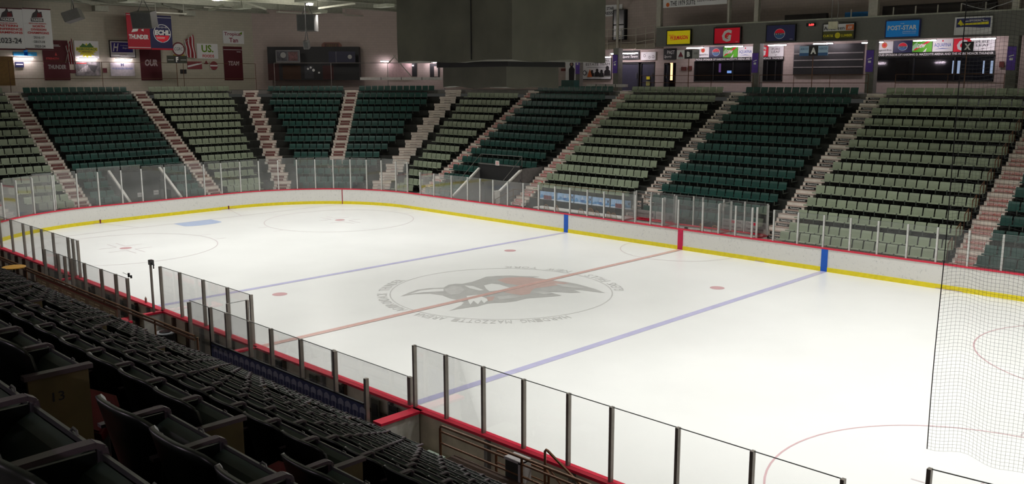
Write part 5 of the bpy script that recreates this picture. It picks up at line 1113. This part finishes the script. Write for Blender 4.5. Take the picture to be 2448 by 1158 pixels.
rail('low_row_railing', 'thin railing before the low dark green seats left of the tunnel', 'railing', [(-21.4, 13.6, .5), (-18.3, 13.6, .5)], (.9, .45), .018, posts=1.2)
# seat with a navy jacket over it
bb = MB(); bb.smooth = True; vs = []
for i in range(7):
    for j in range(7):
        x = -.25+.5*i/6; t = j/6; y = .10*math.sin(t*math.pi)+.03*math.sin(i*1.9); z = .95-.55*abs(t-.35)*1.3+.03*math.sin(i*2.2+j); vs.append((x, -.25+.35*t+y, z))
bb.add(vs, [(i*7+j, i*7+j+1, (i+1)*7+j+1, (i+1)*7+j) for i in range(6) for j in range(6)], M('jacket_navy', (.02, .035, .08), .8)); bb.cyl((.12, -.1, .88), .06, .07, WHITE, 10)
q = FP('far', -14.3, dk('far', 2)+.55, zk('far', 2)); bb.build('draped_jacket', loc=q, label='navy jacket with a white cap on the last dark green seat beside the stairs', cat='jacket')
# end tunnel behind the goal
te = thing('end_tunnel', 'dark tunnel with white sloping rails behind the far goal', 'tunnel', (-31.1, -2.0, 0)); P = Vector((-31.1, -2.0, 0))
for y in (-2.0, 1.4):
    bb = MB(); bb.prism([Vector((-31.15, y, -.1))-P, Vector((-31.15, y, .9))-P, Vector((-34.3, y, 2.75))-P, Vector((-34.3, y, -.1))-P], (0, -.12 if y < 0 else .12, 0), TW); o = bb.build('tunnel_wall', te)
    c = MB(); c.bar(Vector((-31.3, y, .98))-P, Vector((-34.3, y, 2.78))-P, .16, .12, WHITE); c.build('white_rail', o)
a = MB(); a.box(-3.3, -3.15, 0, 3.4, 2.0, 2.6, BLK); a.box(-6, -5.9, 0, 3.4, -.1, 2.4, M('tunnel_dark_red', (.06, .02, .02), .7)); a.build('header', te)
sign('tunnel_notice', 'small white notice inside the end tunnel near the rail', 'notice', (-34.0, -.35, .95), (0, 1, 0), .4, .28, .02, PBW, [('r', .1, .4, .8, .1, TXK)]); sign('tunnel_notice', 'small white notice inside the end tunnel beside the far wall', 'notice', (-34.0, .75, 1.0), (0, 1, 0), .35, .3, .02, PBW, [('r', .1, .4, .8, .1, TXK)])
# railings down the far right aisle
for i, k in enumerate(range(1, 13)):
    A = FP('far', 12.55, dk('far', k)+.05, zk('far', k)); bb = MB(); bb.tube([(0, 0, 0), (0, .02, .85), (0, .45, 1.05), (0, .47, .5)], .028, BROWN, 6)
    bb.build('aisle_handrail', loc=A, label='short brown looped handrail beside the red striped stairs, %s one up' % (ORD[i].replace('front', 'lowest')), cat='handrail', group='aisle handrails')
# ================================================================== near side
# bench partitions
def bpart(nm, lab, x0, x1, y0, y1, z0, cap=.12):
    r = thing(nm, lab, 'partition', (x0, y0, z0)); a = MB(); a.box(0, x1-x0, 0, y1-y0, 0, 1.03-z0, ICEW); a.build('panel', r); c = MB(); c.box(-cap/2, x1-x0+cap/2, -.03, y1-y0+.03, 1.03-z0, 1.09-z0, RED); c.build('red_cap', r)
bpart('bench_partition', 'white partition with thick red cap closing the bench near the stairs', 10.38, 10.46, -14.25, -13.1, -.12, .22)
bpart('bench_partition', 'white partition with red cap at the start of the banner bench', 3.10, 3.16, -14.2, -13.1, -.12)
bpart('bench_partition', 'short white partition with red cap beside the open gate', -2.80, -2.74, -13.75, -13.1, -.12)
bpart('bench_partition', 'white partition with double red caps at the end of the far bench', -2.75, -2.2, -14.75, -14.4, -.12, .1)
bpart('bench_partition', 'white partition with red cap at the start of the far bench', -10.35, -10.29, -13.75, -13.1, -.12)
def bench(x0, x1, lab):
    r = thing('players_bench', lab, 'bench', (x0, -13.75, 0)); a = MB(); a.box(0, x1-x0, -.18, .18, .42, .47, M('bench_wood', (.22, .19, .15), .6)); a.build('seat_plank', r)
    for i in range(5): a = MB(); x = .2+(x1-x0-.4)*i/4; a.box(x-.03, x+.03, -.14, .14, -.1, .42, BRKT); a.build('leg', r)
bench(3.6, 10.0, 'wooden players bench between the boards and the jersey banner'); bench(-9.9, -3.2, 'wooden players bench on the far side of the open gate')
bb = MB(); bb.box(-16, 23, -14.4, -13.06, -.3, -.13, M('rubber_floor', (.3, .27, .22), .8)); bb.build('floor_bench_area', kind='structure')
bb = MB(); bb.box(10.5, 23, -14.3, -13.06, -.13, -.02, M('walkway_floor', (.5, .46, .38), .7, scale=3)); bb.build('floor_walkway', kind='structure')
bb = MB(); bb.box(10.5, 23, -13.32, -13.28, -.02, .02, WHITE); bb.box(10.5, 23, -13.2, -13.16, -.02, .06, M('floor_strip', (.4, .38, .36), .5)); bb.build('floor_walkway_strip', kind='structure')
# jersey banner behind the right bench
A = on(500, 822, 1, -14.38); Bq = on(884, 962, 1, -14.38); zt = (A.z+Bq.z)/2
jb = thing('jersey_banner', 'long dark blue banner printed with a row of faint jerseys behind the bench', 'banner', (3.15, -14.42, 0))
JB = M('jersey_navy', (.05, .06, .13), .6, scale=2, var=.3); JG = M('jersey_outline', (.28, .28, .36), .6, var=0); JD = M('jersey_dark', (.05, .055, .12), .6, var=0)
Lb = 7.0; a = MB(); a.box(0, Lb, -.02, 0, .45, zt, JB); a.box(0, Lb, -.03, .01, .2, .5, M('kick_maroon', (.05, .012, .012), .7)); a.box(0, Lb, -.03, .02, zt, zt+.03, BLK)
n = 25
for i in range(n):
    x = .14+Lb*i/n; w = Lb/n*.8; y = -.026; z0 = zt-.42
    a.add([(x+w*u_, y, z0+v_*.36) for u_, v_ in ((.15, 0), (.85, 0), (.85, .6), (1, .5), (1, .85), (.65, 1), (.35, 1), (0, .85), (0, .5), (.15, .6))][::-1], [tuple(range(10))[::-1]], JG)
    a.add([(x+w*u_, y-.004, z0+v_*.36) for u_, v_ in ((.25, .05), (.75, .05), (.75, .6), (.25, .6))], [(0, 1, 2, 3)], JD)
for i, v in enumerate(a.v): pass
a.build('banner_sheet', jb)
for i, x in enumerate((4.5, 6.2, 7.4, 8.9, 9.6)):
    bb = MB(); bb.box(-.16, .16, -.04, .0, 0, .62, (BLK, M('cloth_olive', (.06, .06, .04), .8))[i % 2]); bb.box(-.1, .1, -.06, -.04, .2, .5, BLK); bb.build('hanging_pad', loc=(x, -13.16, .35), label='dark pad hanging inside the boards, %s along the banner bench' % ORD[i].replace('front', 'first'), cat='pad', group='pads inside the near boards')
for i, x in enumerate((-9.0, -7.2, -6.0, -4.9)):
    bb = MB(); bb.box(-.22, .22, -.05, .0, 0, .55, BLK); bb.box(-.1, .1, -.07, -.05, .1, .4, M('cloth_olive', (.06, .06, .04), .8)); bb.build('hanging_pad', loc=(x, -13.16, .38), label='dark pad hanging inside the boards, %s along the far bench' % ORD[i].replace('front', 'first'), cat='pad', group='pads inside the near boards')
# long brown rail with its maroon lettered banner, left of the gate
def railrun(name, label, y, xs, ztop, zb, mid=.28, posts=(), mat=BROWN):
    r = thing(name, label, 'railing', (xs[0], y, zb))
    for h in (ztop, ztop-mid): b_ = MB(); b_.tube([(0, 0, h-zb), (xs[1]-xs[0], 0, h-zb)], .032, mat, 8); b_.build('rail_bar', r)
    for x in posts: b_ = MB(); b_.tube([(x-xs[0], 0, 0), (x-xs[0], 0, ztop-zb)], .028, mat, 8); b_.build('rail_post', r)
    return r
YR = -15.4; za = on(0, 612, 1, YR).z; zb2 = on(460, 806, 1, YR).z; ztop = (za+zb2)/2
xa = on(-30, 600, 1, YR).x; xb = on(465, 810, 1, YR).x
railrun('front_railing', 'long brown pipe railing along the front of the near stand left of the banner bench', YR, (xa, xb), ztop, 1.1, .10, [on(u, 700, 1, YR).x for u in (68, 133, 185, 248, 365, 465)])
x0, x1 = on(88, 660, 1, YR).x, on(284, 760, 1, YR).x
rb = thing('rail_banner', 'maroon and cream banner with olive block lettering under the brown railing', 'banner', (x0, YR-.04, ztop-.98))
a = MB(); Lw = x1-x0; a.box(0, Lw, 0, .015, 0, .86, M('rail_banner_maroon', (.20, .04, .025), .7)); a.box(0, Lw, -.003, 0, .22, .82, M('rail_banner_tan', (.26, .18, .10), .7)); a.build('banner_sheet', rb)
a = MB(); r = random.Random(3); OL = M('lettering_olive', (.62, .52, .30), .6, var=0)
for g in range(6):
    gx = Lw*(g+.08)/6; gw = Lw/6
    for c in range(4):
        for q in range(3):
            x = gx+gw*(.06+.09*c); z = .52+.09*q; a.box(x, x+gw*.055, -.008, -.003, z, z+.06, OL)
        x = gx+gw*(.06+.09*c); a.box(x, x+gw*.02, -.008, -.003, .5, .76, OL)
    for q in range(3): a.box(gx+gw*.46, gx+gw*.78, -.008, -.003, .53+.09*q, .53+.09*q+.035, OL)
    squig = random.Random(g); x = gx+.05
    while x < gx+gw*.8: w = squig.uniform(.02, .05); a.box(x, x+w, -.008, -.003, .32, .32+squig.uniform(.06, .1), OL); x += w+.02
a.build('lettering', rb)
# right: railing by the walkway, dark parapet
YQ = -14.2; zq = on(1052, 1018, 1, YQ).z; xq = on(1052, 1018, 1, YQ).x
r = thing('walkway_railing', 'brown bent pipe railing above the dark parapet beside the walkway', 'railing', (xq, YQ, 0))
b_ = MB(); b_.tube([(0, 0, .55), (0, 0, zq-.06), (.02, 0, zq-.02), (.07, 0, zq), (9.0, 0, zq)], .03, BROWN, 8); b_.build('rail_bar', r)
for h in (.13, .38): b_ = MB(); b_.tube([(0, 0, zq-h), (9.0, 0, zq-h)], .024, BROWN, 8); b_.build('rail_bar', r)
for x in (2.35, 4.6, 6.9): b_ = MB(); b_.tube([(x, 0, .9), (x, 0, zq)], .026, BROWN, 8); b_.build('rail_post', r)
bb = MB(); bb.box(12.95, 23, -14.6, -14.22, -.13, 1.03, M('parapet_black', (.012, .012, .012), .7)); bb.box(12.95, 23, -14.62, -14.2, 1.03, 1.06, M('parapet_edge', (.06, .03, .02), .4)); bb.build('wall_parapet', kind='structure')
bb = MB(); bb.tube([(0, 0, -.5), (0, 0, .0), (.05, 0, .05), (1.35, 0, .05), (1.42, 0, .0), (1.42, 0, -.45)], .028, M('rail_copper', (.17, .07, .03), .3, .4), 8)
for z in (-.2,): bb.tube([(0, 0, z), (1.42, 0, z)], .02, BROWN, 6)
P = on(1186, 1083, 1, -13.9); bb.build('low_handrail', loc=P, label='low copper-brown handrail loop behind the walkway railing', cat='handrail')
P = on(1303, 1075, 1, -13.95); bb = MB(); bb.tube([(0, 0, -1.2), (0, 0, -.04), (.03, 0, 0), (.07, 0, -.01), (1.0, .25, -.75), (1.4, .3, -1.2)], .026, M('rail_copper', (.17, .07, .03), .3, .4), 8); bb.tube([(.0, 0, -.28), (.75, .2, -1.1)], .018, BROWN, 6); bb.build('stair_handrail', loc=P, label='peaked copper-brown handrail leading down beside the walkway', cat='handrail')
P = on(1222, 1140, 1, -14.05); bb = MB(); bb.box(0, .36, -.16, .1, 0, .42, M('case_dark', (.03, .035, .03), .5)); bb.box(.36, .42, -.18, .12, 0, .45, M('case_edge', (.42, .40, .40), .5)); bb.box(-.02, .42, -.18, .12, .42, .47, M('case_edge', (.42, .40, .40), .5)); bb.build('equipment_case', loc=(P.x, -14.05, P.z), label='dark case with pale edges standing behind the walkway railing', cat='case')
bb = MB(); bb.box(0, .5, 0, .6, 0, .8, M('pale_green_panel', (.22, .27, .22), .6)); bb.box(-.02, .52, -.02, .62, .8, .84, M('pale_green_panel', (.22, .27, .22), .6)); bb.build('green_storage_box', loc=(11.75, -14.5, -.13), label='pale green box at the foot of the near seats by the walkway', cat='box')
# drum, stick, cone and small things behind the near boards
P = on(394, 786, 1, -13.7); bb = MB(); bb.cyl((0, 0, 0), .30, .55, BLK, 18); bb.cyl((0, 0, .55), .31, .03, M('lid_silver', (.5, .52, .55), .25, .6), 18); bb.cyl((0, 0, .58), .18, .03, BLKG, 14); bb.build('lidded_drum', loc=(P.x, -13.7, -.13+.3), label='black drum with shiny lid behind the open gate', cat='drum')
P = on(361, 636, 1, -13.3); Pb = on(372, 748, 1, -13.35)
gp = thing('gate_post', 'tall thin post with black camera on top beside the open gate', 'post', (-2.77, -13.4, 1.09)); a = MB(); a.box(-.03, .03, -.03, .03, 0, 1.62, POSTN); a.build('pole', gp); a = MB(); a.box(-.06, .12, -.05, .07, 1.60, 1.76, BLKG); a.cyl((.22, 0, 1.5), .02, .14, BLKG, 8); a.tube([(.05, 0, 1.7), (.28, 0, 1.62)], .012, BLK); a.build('camera_head', gp)
P = on(310, 655, 1, -14.3)
a = MB(); a.cyl((-.05, 0, 0), .035, .13, BLKG, 10); a.cyl((.12, 0, -.01), .03, .09, BLKG, 10); a.tube([(-.5, 0, .08), (.12, 0, .05)], .006, BLK); a.build('clip_cameras', loc=(-2.3, -14.3, 2.48), label='pair of tiny black cameras clipped above the glass corner', cat='camera')
P = on(349, 722, 1, -13.0); a = MB(); a.cyl((0, 0, 0), .035, .16, M('bottle_dark', (.25, .12, .1), .4), 10); a.cyl((0, 0, .16), .02, .05, WHITE, 10); a.build('water_bottle', loc=(P.x, -13.0, 1.09), label='small bottle standing on the red cap rail by the open gate', cat='bottle')
P = on(33, 640, 1, -15.9); a = MB(); a.cyl((0, 0, 0), .38, .03, M('tabletop_orange', (.55, .28, .03), .4), 20); a.cyl((0, 0, -.75), .04, .75, BLK, 8); a.cyl((0, 0, -.78), .2, .03, BLK, 12); a.build('round_table', loc=P, label='small round orange-topped table behind the railing at the far left', cat='table')
for i, (x, z) in enumerate(((21.55, 6.0), (22.0, 6.45))):
    pass
def cushion(loc, rzv, lab):
    a = MB(); a.smooth = False; P_ = [(-.17, 0), (-.15, .22), (-.09, .28), (.09, .28), (.15, .22), (.17, 0)]
    a.prism([Vector((x, y, 0)) for x, y in P_], (0, 0, .07), M('cushion_red', (.16, .008, .012), .5)); a.prism([Vector((x*.9, y*.9+.01, .07)) for x, y in P_], (0, 0, .015), M('cushion_red2', (.2, .012, .02), .45))
    o = a.build('red_seat_cushion', loc=loc, rz=rzv, label=lab, cat='cushion'); return o
q = cushion(on(185, 1040, 2, 6.58), .4, 'dark red cushion lying on the aisle step beside the tan end panel'); q.rotation_euler = (.5, .2, .6)
q = cushion(on(655, 1215, 2, 6.0), .4, 'dark red cushion lying between the rows at the bottom of the view'); q.rotation_euler = (.6, .1, .5)
for i, (u, v) in enumerate(((285, 760), (500, 848), (540, 960), (720, 1020))): pass
P = on(1085, 1112, 1, -14.5); a = MB(); a.cyl((0, 0, 0), .05, .1, WHITE, 10); a.cyl((.0, 0, .1), .055, .01, WHITE, 10); a.build('paper_cup', loc=(12.6, -14.6, .57), label='white cup on the ledge at the end of the near seats', cat='cup')
